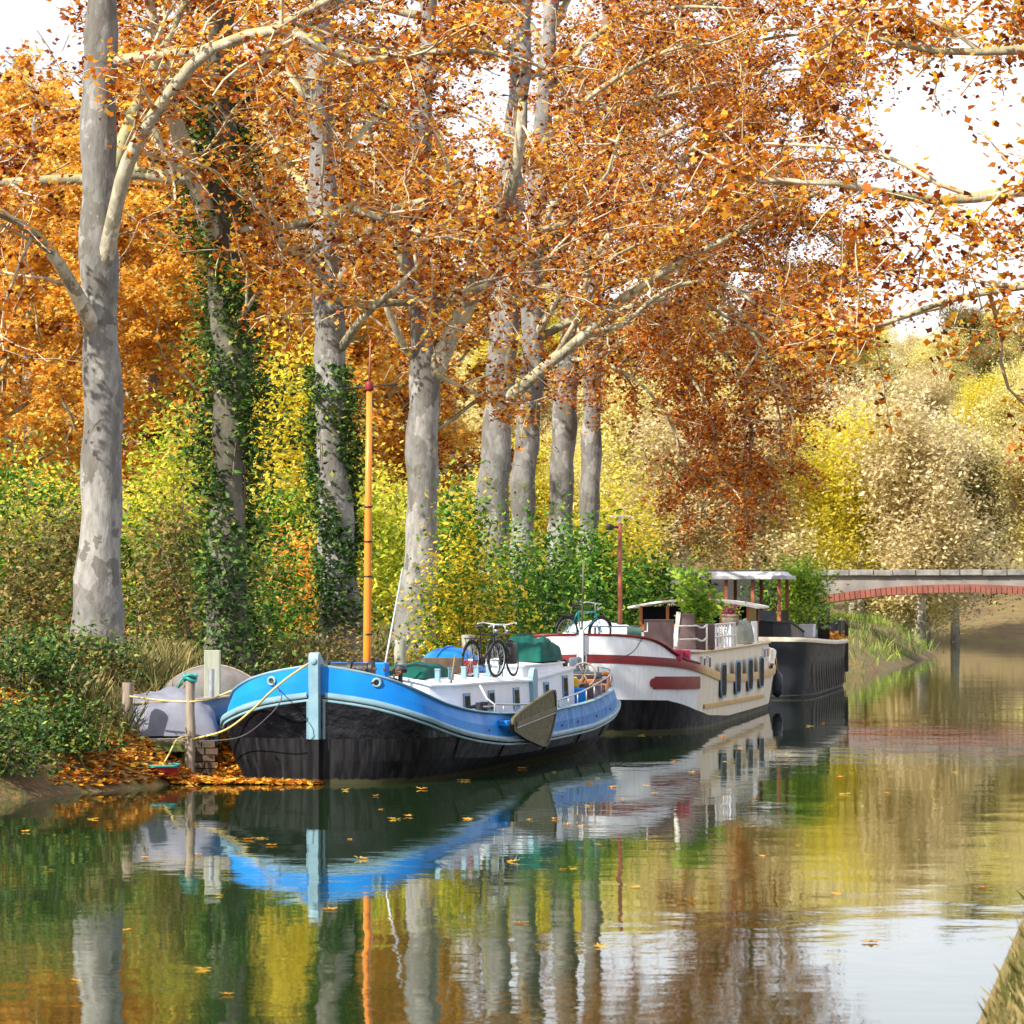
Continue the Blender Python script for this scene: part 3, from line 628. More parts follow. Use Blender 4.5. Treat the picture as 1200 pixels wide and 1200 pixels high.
for i, (x, d, h, mt) in enumerate(((-30, 128, 4.6, 0), (55, 134, 5.2, 1), (130, 130, 4.4, 0), (205, 126, 5.4, 1), (270, 132, 5.6, 1), (400, 134, 5.0, 1), (470, 128, 4.4, 0), (535, 140, 4.6, 1))):
    bush('hedge_bush', bpx(x, d), (2.3, 1.4, h), 5200, .21, (M_lime, M_yellow)[mt], rb, ('lime green', 'yellow')[mt] + ' bush in the sunlit row behind the towpath', group='sunlit bushes behind the towpath', clumps=18)
def far_tree(lm, seed, label, h=11, n=20000, crown=(3.6, 3.6, 5)):
    rng = np.random.default_rng(seed); root = empty('hillside_tree', (0, 0, 0), 0, label, 'tree', 'trees on the far hillside')
    mb = MB(); mb.tube([(0, 0, -.6), (.1, 0, h * .3), (-.1, .1, h * .6), (0, 0, h * .9)], [.3, .22, .14, .04], 8); mb.build('trunk', M_limb, root, True)
    p0 = []; p1 = []; q0 = []; q1 = []; tips = []
    for i in range(26):
        z = h * rng.uniform(.22, .85); a = rng.uniform(0, 6.28); pl = wander((0, 0, z), (math.cos(a), math.sin(a), rng.uniform(.3, 1.1)), rng.uniform(.6, 1.1) * crown[0] * (1.15 - .5 * z / h), rng, 5, .2)
        for j in range(5): p0.append(pl[j]); p1.append(pl[j + 1]); q0.append(.07 - .012 * j); q1.append(.058 - .012 * j)
        tips += list(pl[2:])
    o = seg_mesh('branches', p0, p1, q0, q1, M_twig, root); o['kind'] = 'stuff'
    tips = np.array(tips); pts = tips[rng.integers(0, len(tips), n)] + rng.normal(0, .62, (n, 3)); pts[:, 2] = np.maximum(pts[:, 2], .4)
    leaves('crown', pts, .23, OVAL, lm, root, rng); return root
ft = [far_tree(M_pale, 1, 'pale yellow tree on the hillside beyond the bridge'), far_tree(M_pale2, 2, 'straw coloured tree on the hillside beyond the bridge'),
      far_tree(M_olive, 3, 'olive green tree on the hillside beyond the bridge'), far_tree(M_yellow, 4, 'bright yellow tree on the hillside beyond the bridge')]
used = set(); rf = np.random.default_rng(21); kk = 0
for d, nn in ((205, 8), (228, 9), (258, 11), (295, 12), (340, 14), (395, 15), (460, 15)):
    for i in range(nn):
        x = 560 + (1290 - 560) * (i + rf.uniform(.1, .9)) / nn if d > 215 else 700 + 560 * (i + rf.uniform(.1, .9)) / nn
        k = int(rf.choice([0, 0, 0, 1, 1, 2, 3])); v = P(x, 690, d + rf.uniform(-8, 8))
        o = ft[k] if k not in used else copy_tree(ft[k]); used.add(k)
        wv = v.x - XB(v.y)
        if d < 230 and 4 < wv < 17: v.x = XB(v.y) + (3.5 if wv < 10 else 19)
        o.location = (v.x, v.y, float(height(np.array(v.x - XB(v.y)), np.array(v.y)))); o.rotation_euler.z = rf.uniform(0, 6)
        s = rf.uniform(.75, 1.25); o.scale = (s, s, s * rf.uniform(.85, 1.1))
# hills carry a woodland canopy that reads as one mass
N = 90000
hd = rf.uniform(255, 610, N); hx = (rf.uniform(-250, 1450, N) - 600) * hd / FPX
hz = height(hx - XB(hd), hd); hz = hz + np.abs(rf.normal(0, 1, N)) * 1.6 + 1.5 * np.sin(hx * .21 + hd * .1) ** 2
o = leaves('hill_woodland', np.stack([hx, hd, hz], 1), .55, OVAL, M_pale, None, rf); tag(o, 'pale sunlit autumn scrub massed over the far hillside', 'woodland')

# grass, weeds and litter on the bank
def blades(name, pts, h, m, rng, label, cat, lean=.35):
    n = len(pts); a = rng.uniform(0, 6.28, n); wd = .005 + .007 * rng.uniform(size=n)
    hh = h * rng.uniform(.5, 1.25, n); lx = rng.normal(0, lean, (n, 2)) * hh[:, None]
    dx = np.stack([np.cos(a), np.sin(a)], 1) * wd[:, None]
    v0 = pts.copy(); v0[:, :2] -= dx; v1 = pts.copy(); v1[:, :2] += dx
    v2 = pts.copy(); v2[:, :2] += lx * .5 + dx * 1.6; v2[:, 2] += hh * .6
    v3 = pts.copy(); v3[:, :2] += lx - dx * .5; v3[:, 2] += hh
    V = np.stack([v0, v1, v2, v3], 1).reshape(-1, 3)
    o = np_mesh(name, V, np.arange(4 * n).reshape(n, 4), m); return tag(o, label, cat, kind='stuff')
N = 60000; d = 44 + 96 * rb.uniform(0, 1, N) ** 1.5; wv = np.where(d < 62, rb.uniform(-4.5, -.3, N) + w0(d), rb.uniform(-4.5, -1.1, N)) ; keep = (np.sin(d * 1.1) + np.sin(d * .37 + 1) + .8 * np.sin(wv * 3 + d) + rb.normal(0, .6, N)) > -.35
d = d[keep]; wv = wv[keep]; blades('bank_grass', np.stack([wv + XB(d), d, height(wv, d)], 1), .50, M_grass, rb, 'tall dry grass along the top of the bank', 'grass')
N = 9000; d = rb.uniform(136, 215, N); wv = rb.uniform(-9, 5.0, N); blades('far_grass', np.stack([wv + XB(d), d, height(wv, d)], 1), .45, M_ggrass, rb, 'bright green grass on the bank below the bridge', 'grass')
N = 12000; d = rb.uniform(140, 245, N); wv = rb.uniform(WR + .3, WR + 16, N); blades('far_bank_grass', np.stack([wv + XB(d), d, height(wv, d)], 1), .5, M_grass, rb, 'dry grass on the slope beside the far arch of the bridge', 'grass')
N = 14000; d = rb.uniform(42, 135, N); wv = rb.uniform(-9, -.15, N) + np.where(d < 63.5, w0(d), 0); zz = height(wv, d) + .03
o = leaves('leaf_litter', np.stack([wv + XB(d), d, zz], 1), .15, LOBED, M_fallen, None, rb, .75); tag(o, 'fallen brown leaves scattered over the bank', 'leaf litter')

# ------------------------------------------------------------------ boats
def curve(U, Vv):
    U = np.array(U, float); Vv = np.array(Vv, float)
    def f(u):                                  # monotone-ish cubic (finite difference hermite)
        u = np.clip(np.asarray(u, float), U[0], U[-1]); i = np.clip(np.searchsorted(U, u) - 1, 0, len(U) - 2)
        h = U[i + 1] - U[i]; t = (u - U[i]) / h; s = np.diff(Vv) / np.diff(U)
        mm = np.zeros(len(U)); mm[0] = s[0]; mm[-1] = s[-1]
        for k in range(1, len(U) - 1): mm[k] = 0 if s[k - 1] * s[k] <= 0 else 2 * s[k - 1] * s[k] / (s[k - 1] + s[k])
        return (2 * t**3 - 3 * t**2 + 1) * Vv[i] + (t**3 - 2 * t**2 + t) * h * mm[i] + (-2 * t**3 + 3 * t**2) * Vv[i + 1] + (t**3 - t**2) * h * mm[i + 1]
    return f
class Boat:
    def __init__(s, name, X, d, ang, label, cat='barge', group=None):
        s.root = empty(name, (X, d, 0), -ang, label, cat, group); s.a = ang; s.X = X; s.d = d
    def W(s, u, v, z): return (s.X + u * math.sin(s.a) + v * math.cos(s.a), s.d + u * math.cos(s.a) - v * math.sin(s.a), z)
def shell(root, name, us, curves, mats, bands, smooth=True):
    """curves: list of (vfun, zfun) bottom to top; bands: material index for each strip; both sides"""
    mb = MB()
    for sgn in (1, -1):
        for k in range(len(curves) - 1):
            mb.mi = bands[k]
            mb.grid([[(sgn * float(v(u)), u, float(z(u))) for v, z in curves[k:k + 2]] for u in us])
    mb.mi = 0
    return mb.build(name, mats, root, smooth, angle=40)
def sweep(root, name, us, vf, zf, w, h, mat, sides=(1, -1), out=0.0):     # rectangular moulding along the hull
    mb = MB()
    for sg in sides:
        rows = []
        for u in us:
            v = float(vf(u)) + out; z = float(zf(u))
            rows.append([(sg * (v - w / 2), u, z - h / 2), (sg * (v + w * .35), u, z - h / 2), (sg * (v + w / 2), u, z - h * .2), (sg * (v + w / 2), u, z + h * .2), (sg * (v + w * .35), u, z + h / 2), (sg * (v - w / 2), u, z + h / 2)])
        mb.grid(rows, True)
    return mb.build(name, mat, root, True, angle=50)
def deck(root, name, us, vf, zf, mat, camber=.06, inset=.05):
    rows = []
    for u in us:
        v = max(float(vf(u)) - inset, .02); z = float(zf(u))
        rows.append([(v * t, u, z + camber * (1 - t * t)) for t in np.linspace(-1, 1, 9)])
    mb = MB(); mb.grid(rows); return mb.build(name, mat, root, True)
const = lambda c: (lambda u: c)
US = lambda L: np.concatenate([np.linspace(0, .8, 14), np.linspace(1, L - 1.6, 46), np.linspace(L - 1.5, L, 14)])

# ---- blue sailing barge
bb = Boat('sailing_barge', -3.22, 63.0, math.atan(.22), 'blue and black sailing barge with orange mast and side leeboard')
U = [0, .1, .3, .7, 1.5, 3, 5, 8, 12, 15, 17, 18, 18.6]
vwl = curve(U, [.04, .55, 1.02, 1.38, 1.56, 1.66, 1.7, 1.7, 1.68, 1.55, 1.25, .8, .05])
vst = curve(U, [.08, .80, 1.36, 1.75, 1.96, 2.09, 2.15, 2.15, 2.12, 2.02, 1.78, 1.25, .10])
vrl = curve(U, [.08, .70, 1.22, 1.60, 1.84, 2.0, 2.07, 2.09, 2.06, 1.94, 1.68, 1.15, .10])
zst = curve(U, [1.46, 1.36, 1.20, 1.03, .85, .68, .56, .51, .53, .65, .84, .92, .95])
zrl = curve(U, [1.93, 1.83, 1.68, 1.48, 1.27, 1.10, 1.0, .93, .97, 1.08, 1.2, 1.27, 1.3])
us = US(18.6)
zb = lambda u: min(.74, float(zst(u)) - .04)
vb = lambda u: float(vwl(u)) + (float(vst(u)) - float(vwl(u))) * (zb(u) / float(zst(u))) ** .6
vm = lambda u: float(vwl(u)) + (float(vst(u)) - float(vwl(u))) * (.5 * zb(u) / float(zst(u))) ** .6
r = bb.root
shell(r, 'hull', us, [(lambda u: vwl(u) * .8, const(-.5)), (vwl, const(-.02)), (vm, lambda u: .5 * zb(u)), (vb, zb), (vst, zst)], [M_mblack, M_gblack], [0, 0, 0, 1])
sh = shell(r, 'bulwark', us, [(vst, zst), (lambda u: .5 * (vst(u) + vrl(u)) + .02, lambda u: .5 * (zst(u) + zrl(u))), (vrl, zrl), (lambda u: np.maximum(vrl(u) - .05, .01), lambda u: zrl(u)), (lambda u: np.maximum(vrl(u) - .06, .01), lambda u: zrl(u) - .32)], [M_bluew, M_blue], [0, 0, 0, 0])
# brighter blue forward, darker blue with chalky streaks aft
me = sh.data; nn = len(me.polygons); cen = np.empty(nn * 3); me.polygons.foreach_get('center', cen); me.polygons.foreach_set('material_index', (cen.reshape(-1, 3)[:, 1] < 6.3).astype(np.int32))
sweep(r, 'rubbing_strake', us, vst, zst, .10, .085, M_pblue, out=.03)
sweep(r, 'moulding', us, lambda u: vst(u) - .01, lambda u: zst(u) - .085, .045, .035, M_pblue, out=.025)
sweep(r, 'rail_cap', us, vrl, lambda u: zrl(u) + .012, .10, .035, M_pblue)
deck(r, 'deck', us, vrl, lambda u: zrl(u) - .27, M_pblue, .10, .06)
mb = MB()      # stem post
out = [(.16, -.4), (-.13, -.4), (-.14, .74), (-.16, 2.06), (-.13, 2.14), (-.05, 2.16), (.26, 1.98), (.16, 1.8), (.12, .74)]
mb.prism([q for q in out], .17, lambda a, b, t: (t - .085, a, b)); st = mb.build('stem_post', M_pblue, r, bevel=.012)
mb = MB(); mb.prism([(-.155, -.4), (-.152, .735), (.14, .735), (.16, -.4)], .19, lambda a, b, t: (t - .095, a, b)); mb.build('stem_foot', M_mblack, r, bevel=.008)
for sgn in (1, -1):
    mb = MB(); mb.box((sgn * .125, .05, 1.05), (.09, .09, .64), sgn * -.3); mb.build('stem_cheek', M_pblue, r, bevel=.008)
mb = MB(); mb.lathe([(.055, 0), (.055, .02), (.03, .03)], n=14); o = mb.build('stem_bolt', M_pblue, r, True, angle=40); o.location = (0, -.16, 2.02); o.rotation_euler = (R(90), 0, 0)
def hawse(boat, u, sgn, z, vf, m):
    v = sgn * (float(vf(u)) + .01); n = Vector((sgn * 1, -(float(vf(u + .05)) - float(vf(u - .05))) / .1 * 1, 0)).normalized()
    o = MB(); prof = [(.055 * math.cos(a) + 0, .02 * math.sin(a)) for a in ()]
    ring = [(.062 * math.cos(a), .062 * math.sin(a), 0) for a in np.linspace(0, 2 * math.pi, 20, endpoint=False)]
    o.tube(ring, .022, 8, closed=True); q = o.build('hawse_ring', m, boat.root, True); q.location = (v, u, z); q.rotation_euler = n.to_track_quat('Z', 'Y').to_euler()
    o = MB(); o.lathe([(.05, -.03), (.05, .002)], n=16); h = o.build('hawse_hole', M_black, q, True, angle=40)
    return boat.W(u, v, z)
hr = hawse(bb, .16, 1, 1.66, lambda u: .5 * (vst(u) + vrl(u)) + .02, M_pblue)
hl = hawse(bb, .10, -1, 1.68, lambda u: .5 * (vst(u) + vrl(u)) + .02, M_pblue)
for u in (3.6, 5.0, 9.6, 11.2, 13.2, 15.0):   # scuppers
    mb = MB(); mb.lathe([(.022, 0), (.022, .02)], n=10); o = mb.build('scupper', M_rust, r, True, angle=40)
    o.location = (float(vst(u) + vrl(u)) / 2 + .028, u, float(zst(u) + zrl(u)) / 2 - .08); o.rotation_euler = (0, R(90), 0)
for u in (1.9, 4.8, 8.6, 11.8, 14.6):
    for sgn in (1, -1):
        pts_ = [(sgn * (vm(u) + .004), u, .45 * zb(u)), (sgn * (vb(u) + .006), u, zb(u)), (sgn * (float(vst(u)) + .004), u, float(zst(u)) - .06)]
        mb = MB(); mb.tube(pts_, .012, 4); mb.build('plate_seam', M_mblack, r)
# deck house forward
def house(root, name, u0, u1, vs, zbase, ztop, mat, roofm, camber=.12, round_front=.5, over=.05, taper=.04):
    n = 26; us_ = np.linspace(u0, u1, n)
    def hv(u):
        t = (u - u0) / round_front
        return vs * (1 - .28 * (1 - min(1, t)) ** 2.2)
    mb = MB(); rows = []
    for u in us_: rows.append([(hv(u), u, zbase(u)), (hv(u) - taper, u, ztop(u))])
    for sg in (1, -1): mb.grid([[(sg * a[0], a[1], a[2]) for a in rr] for rr in rows])
    for u in (u0, u1): mb.grid([[(hv(u) * t, u, zbase(u)) for t in np.linspace(-1, 1, 7)], [((hv(u) - taper) * t, u, ztop(u) + camber * (1 - t * t)) for t in np.linspace(-1, 1, 7)]])
    mb.build(name, mat, root, True, angle=35)
    rows = [[((hv(u) - taper + over) * t, u + (-over if i == 0 else over if i == n - 1 else 0), ztop(u) + .012 + camber * (1 - t * t)) for t in np.linspace(-1, 1, 11)] for i, u in enumerate(us_)]
    rows2 = [[(a[0], a[1], a[2] - .03) for a in rr] for rr in rows]
    mb = MB(); mb.grid(rows); mb.grid(rows2)
    for j in (0, 10): mb.grid([[rows[i][j], rows2[i][j]] for i in range(n)])
    for i in (0, n - 1): mb.grid([rows[i], rows2[i]])
    mb.build(name.split('_')[0] + '_roof', roofm, root, True, angle=40); return hv
zdk = lambda u: float(zrl(u)) - .30
hv1 = house(r, 'cabin_wall', 3.7, 10.1, 1.46, zdk, lambda u: 1.53 - .004 * (u - 3.7) ** 2 * .4, M_white, M_white, .16)
hv2 = house(r, 'wheelhouse_wall', 10.12, 14.4, 1.42, zdk, lambda u: 1.47 + .035 * (u - 10.1), M_white, M_white, .12, .1)
hv3 = house(r, 'hatch_coaming', 10.15, 14.1, 1.25, lambda u: 1.45, lambda u: 1.74, M_white, M_white, .05, .2, .04, .02)
mb = MB()
mb.prism([(-.22, .7), (.22, .7), (.22, 1.55), (.15, 1.67), (0, 1.71), (-.15, 1.67), (-.22, 1.55)], .10, lambda a, b, t: (1.40 + t, 10.25 + a, b)); mb.build('corner_panel', M_pblue, r, bevel=.01)
def side_window(root, u, v, z, w, h, frm, glass, tilt=0, depth=.018, rounded=False, name='window', fw=.05):
    o = empty(name, (0, 0, 0)); C.objects.unlink(o)
    def ring(w, h):
        if rounded:
            rr = min(w, h) * .25; pts = []
            for cx, cz, a0 in ((w / 2 - rr, h / 2 - rr, 0), (-w / 2 + rr, h / 2 - rr, 90), (-w / 2 + rr, -h / 2 + rr, 180), (w / 2 - rr, -h / 2 + rr, 270)):
                pts += [(cx + rr * math.cos(R(a0 + k * 22.5)), cz + rr * math.sin(R(a0 + k * 22.5))) for k in range(5)]
            return pts
        return [(w / 2, h / 2), (-w / 2, h / 2), (-w / 2, -h / 2), (w / 2, -h / 2)]
    A = ring(w + 2 * fw, h + 2 * fw); Bq = ring(w, h); n = len(A); mb = MB()
    vs = [(0, a, b) for a, b in A] + [(depth, a, b) for a, b in A] + [(depth, a, b) for a, b in Bq] + [(.004, a, b) for a, b in Bq]
    fs = []
    for i in range(n):
        j = (i + 1) % n
        fs += [(i, j, n + j, n + i), (n + i, n + j, 2 * n + j, 2 * n + i), (2 * n + i, 2 * n + j, 3 * n + j, 3 * n + i)]
    mb.add(vs, fs); f = mb.build(name, frm, root, bevel=0); f.location = (v, u, z); f.rotation_euler = (0, tilt, 0)
    pz = depth * .8; mb = MB(); mb.add([(pz, a, b) for a, b in Bq] + [(.004, a, b) for a, b in Bq], [tuple(range(n)), tuple(range(2 * n - 1, n - 1, -1))] + [(i, (i + 1) % n, n + (i + 1) % n, n + i) for i in range(n)])
    mb.build('pane', glass, f); bpy.data.objects.remove(o); return f
for u in (4.75, 6.7, 8.8): side_window(r, u, float(hv1(u)) - .018, 1.17, .40, .30, M_frame, M_glass, R(-3.5))
side_window(r, 11.7, 1.40, 1.27, .34, .16, M_frame, M_glass, R(-3))
side_window(r, 13.5, 1.40, 1.26, .40, .36, M_frame, M_glass, R(-3))
side_window(r, 10.62, 1.40, 1.22, .28, .3, M_frame, M_glass, R(-3))
for u in np.arange(3.9, 9.9, 1.0):          # samson posts / roof bitts
    mb = MB(); mb.box((1.12, u, 1.67), (.085, .085, .24)); mb.box((1.12, u, 1.80), (.10, .10, .03)); mb.build('roof_bitt', M_pblue, r, bevel=.006)
# hand rail on the bulwark
us_r = np.linspace(4.4, 17.9, 44)
rail = [(float(vrl(u)) - .03, u, float(zrl(u)) + (.17 + .14 * sst(9, 15, u))) for u in us_r]
mb = MB(); mb.tube([(rail[0][0], rail[0][1] - .05, rail[0][2] - .16)] + rail + [(rail[-1][0], rail[-1][1] + .05, rail[-1][2] - .25)], .018, 6); mb.build('hand_rail', M_steel, r, True)
for i in range(2, 44, 3):
    q = rail[i]; mb = MB(); mb.tube([(q[0], q[1], q[2]), (q[0], q[1], float(zrl(q[1])))], .012, 6); mb.build('stanchion', M_steel, r, True)
mb = MB(); q = rail[0]; mb.tube([(q[0] - .25, q[1] - .1, 1.52), (q[0] - .12, q[1] - .15, 1.3), (q[0], q[1] - .05, q[2]), (q[0], q[1], 1.0)], .016, 8); mb.build('hand_hold', M_white, r, True)
# leeboard
LB = [(4.55, .72), (4.47, .84), (4.62, .95), (5.1, 1.04), (5.8, 1.13), (6.6, 1.22), (7.3, 1.30), (7.9, 1.355), (8.08, 1.35), (8.15, 1.27), (8.2, 1.05), (8.12, .85), (7.9, .65), (7.62, .46), (7.4, .375), (7.2, .345), (6.9, .36), (6.2, .45), (5.4, .56)]
LBm = lambda a, b, t: (2.27 + t, a, b)
lee = MB().prism(LB, .055, LBm).build('leeboard', M_leeb, r, bevel=.008)
c0 = (6.6, .86); inn = [(c0[0] + (a - c0[0]) * .94, c0[1] + (b - c0[1]) * .93) for a, b in LB]
mb = MB(); n = len(LB)
mb.add([(2.325, a, b) for a, b in LB] + [(2.345, a, b) for a, b in LB] + [(2.345, a, b) for a, b in inn] + [(2.325, a, b) for a, b in inn], [f for i in range(n) for f in ((i, (i + 1) % n, n + (i + 1) % n, n + i), (n + i, n + (i + 1) % n, 2 * n + (i + 1) % n, 2 * n + i), (2 * n + i, 2 * n + (i + 1) % n, 3 * n + (i + 1) % n, 3 * n + i))])
mb.build('edge_band', M_black, lee)
for (a0, b0, a1, b1, wd, mt) in ((4.75, .83, 8.05, 1.0, .085, M_batten), (4.75, .77, 8.05, .93, .02, M_steel)):
    mb = MB(); mb.prism([(a0, b0 - wd / 2), (a1, b1 - wd / 2), (a1, b1 + wd / 2), (a0, b0 + wd / 2)], .022, lambda a, b, t: (2.327 + t, a, b)); mb.build('batten', mt, lee)
mb = MB(); mb.box((2.16, 4.42, .86), (.22, .3, .09)); mb.build('leeboard_bracket', M_blue, r, bevel=.01)
# mast, windlass, fittings
zm = zdk(3.4) + .1
mb = MB(); mb.tube([(0, 3.35, zm), (0, 3.35, 2.2), (.02, 3.35, 4.5), (.04, 3.35, 6.72)], [.072, .07, .062, .048], 14); ms = mb.build('mast', M_orange, r, True)
mb = MB(); mb.tube([(.04, 3.35, 6.7), (.06, 3.35, 7.5)], [.022, .015], 8); mb.build('topmast', M_brmast, ms, True)
mb = MB(); mb.tube([(-.42, 3.35, 6.66), (.04, 3.33, 6.69), (.56, 3.3, 6.72)], .014, 6); mb.build('crosstree', M_black, ms, True)
mb = MB(); mb.lathe([(.07, 0), (.075, .03), (.075, .12), (.06, .16)], (.04, 3.35, 6.62), 14); mb.build('mast_band', M_red, ms, True)
for z in (2.4, 3.4, 4.0, 4.6):
    mb = MB(); mb.lathe([(.073, 0), (.074, .03)], (.005 * z, 3.35, z), 14); mb.build('mast_band', M_black, ms, True)
mb = MB(); mb.box((.02, 3.48, zm + .55), (.30, .16, 1.15)); mb.build('mast_tabernacle', M_black, r, bevel=.015)
mb = MB(); mb.tube([(.22, 3.2, zm + .1), (.26, 3.2, zm + .5), (.62, 3.4, 3.55)], .018, 6); mb.build('stay', M_steel, r, True)
wz = 1.42
mb = MB(); mb.tube([(-.5, 1.5, wz + .42), (.5, 1.5, wz + .42)], .12, 16); wn = mb.build('windlass', M_black, r, True, angle=40)
for v in (-.56, -.2, .2, .56):
    mb = MB(); mb.tube([(v - .03, 1.5, wz + .42), (v + .03, 1.5, wz + .42)], .165, 16); mb.build('gear_wheel', M_black, wn, True, angle=40)
for v in (-.44, .44):
    mb = MB(); mb.box((v, 1.5, wz + .08), (.06, .4, .80), taper=.6); mb.build('cheek', M_black, wn, bevel=.01)
mb = MB(); mb.box((.05, 2.3, 1.52), (1.15, .3, .86)); mb.build('deck_box', M_blue, r, bevel=.02)
for i in range(13):                           # anchor chain, link by link
    t = i / 12; a = Vector((float(vrl(.16)) + .03, .14, 1.66)); b = Vector((.30, 1.3, wz + .45)); p = a.lerp(b, t); p.z += .06 * math.sin(t * math.pi); p.x += .62 * math.sin(t * math.pi)
    ring = [(.045 * math.cos(k), .028 * math.sin(k), 0) for k in np.linspace(0, 2 * math.pi, 10, endpoint=False)]
    mb = MB(); mb.tube(ring, .011, 5, closed=True); o = mb.build('chain_link', M_rust, r, True); o.location = p; o.rotation_euler = (R(90) * (i % 2), .3, math.atan2(b.y - a.y, b.x - a.x))
mb = MB(); mb.tube([(.78, 2.6, .95), (.78, 2.6, 1.78)], .04, 10); mb.lathe([(.02, 1.74), (.11, 1.77), (.125, 1.83), (.09, 1.89), (.03, 1.91)], (.78, 2.6, 0), 16); mb.build('mushroom_vent', M_black, r, True, angle=40)
mb = MB(); mb.tube([(.30, 2.4, 1.1), (.38, 2.4, 1.5), (.55, 2.45, 1.68), (.72, 2.5, 1.66), (.82, 2.5, 1.2)], .035, 8); mb.build('deck_hose', M_rubber, r, True)
for u, s in ((4.4, .17), (4.75, .14)):
    mb = MB(); mb.tube([(1.75, u, .9), (1.75, u, 1.22)], .07, 10); mb.tube([(1.55, u, 1.14), (1.95, u, 1.14)], .03, 8); mb.build('mooring_bitt', M_black, r, True, angle=40)
mb = MB(); mb.tube([(1.25, 4.0, 1.0), (1.36, 4.2, 2.05)], .018, 6); mb.build('boat_pole', M_batten, r, True)
# cockpit aft
mb = MB(); ring = [(.24 * math.cos(k), 0, .24 * math.sin(k)) for k in np.linspace(0, 2 * math.pi, 24, endpoint=False)]
mb.tube(ring, .02, 6, closed=True)
for k in range(6): mb.tube([(0, 0, 0), (.27 * math.cos(k * 1.047), 0, .27 * math.sin(k * 1.047))], .012, 5)
o = mb.build('steering_wheel', M_wood, r, True); o.location = (1.38, 15.5, 1.46)
mb = MB(); mb.box((1.36, 15.6, 1.13), (.10, .12, .66)); mb.build('wheel_post', M_varn, r, bevel=.01)
mb = MB(); mb.box((1.05, 16.4, 1.15), (.9, .9, .42)); mb.build('cockpit_seat', M_varn, r, bevel=.03)
for nm, u, v, z, sz_, mt in (('cushion', 16.4, 1.1, 1.43, (.75, .7, .14), M_chair), ('cushion', 16.75, .95, 1.62, (.7, .2, .34), M_chair), ('locker', 14.75, 1.36, 1.0, (.34, .4, .42), M_blue), ('bucket', 16.3, 1.64, 1.14, (.2, .24, .24), M_terra), ('fuel_can', 17.0, 1.42, 1.2, (.24, .2, .3), M_red), ('jerry_can', 14.75, 1.33, 1.32, (.14, .14, .22), M_yel), ('tool_crate', 15.1, 1.38, 1.2, (.3, .26, .22), M_brick), ('sack', 15.9, 1.5, 1.12, (.34, .4, .26), M_tarpb), ('gas_bottle', 17.4, 1.0, 1.3, (.22, .22, .46), M_tarpo)):
    mb = MB(); mb.box((v, u, z), sz_, u * 3.1); mb.build(nm, mt, r, bevel=.04, smooth=True)
ring = [(.12 * math.cos(k), .03 * math.sin(2 * k), .12 * math.sin(k)) for k in np.linspace(0, 2 * math.pi, 22, endpoint=False)]
mb = MB(); mb.tube(ring, .045, 8, closed=True); o = mb.build('lifebuoy', M_terra, r, True); o.location = (1.55, 16.85, 1.33)
mb = MB(); mb.lathe([(.10, 0), (.16, .05), (.17, .12), (.11, .2), (.03, .22)], (1.05, 13.9, 1.58), 14); mb.build('roof_ventilator', M_black, r, True)
mb = MB(); mb.box((1.22, 14.3, 1.72), (.12, .2, .14)); mb.build('navigation_lamp', M_black, r, bevel=.02)
# rudder head
mb = MB(); mb.box((0, 18.75, .7), (.1, .5, 1.5)); mb.build('rudder', M_mblack, r, bevel=.01)

def tarp_cover(name, loc, rz, size, mat, label, seed, cat='tarpaulin', ridge=.5):
    rng = np.random.default_rng(seed); sx, sy, sz = size; N = 26; rows = []
    ph = rng.uniform(0, 6, 4)
    for i in range(N):
        row = []
        for j in range(N):
            a = -1 + 2 * i / (N - 1); b = -1 + 2 * j / (N - 1)
            ea = (1 - abs(a) ** 4) ** .5; eb = (1 - abs(b) ** 4) ** .5; hgt = max(ea * eb, 0) ** .6
            fold = .045 * (1 - 2 * abs(math.sin(a * 4.5 + ph[0] + 1.7 * b))) + .05 * (1 - 2 * abs(math.sin(b * 4 + ph[1] - 2.2 * a))) + .03 * (1 - 2 * abs(math.sin(a * 9 + b * 7 + ph[2])))
            hh = sz * hgt * (1 - ridge * .35 * abs(b) + .10 * math.sin(a * 3 + ph[3])) + fold * sz * hgt
            row.append((a * sx / 2 * (1 + .03 * fold), b * sy / 2, max(hh, 0)))
        rows.append(row)
    mb = MB(); mb.grid(rows); mb.grid([[(-sx * .48, -sy * .48, .005), (sx * .48, -sy * .48, .005)], [(-sx * .48, sy * .48, .005), (sx * .48, sy * .48, .005)]])
    o = mb.build(name, mat, None, True); o.location = loc; o.rotation_euler = (0, 0, rz); return tag(o, label, cat)
tarp_cover('tarpaulin', bb.W(12.9, .85, 1.785), -bb.a, (.85, 2.0, .52), M_tarpg, 'dark green tarpaulin over a heap on the aft hatch', 3)
tarp_cover('tarpaulin', bb.W(4.9, .42, 1.645), -bb.a, (1.0, 2.3, .24), M_tarpg, 'low green tarpaulin lying on the forward cabin roof', 4)
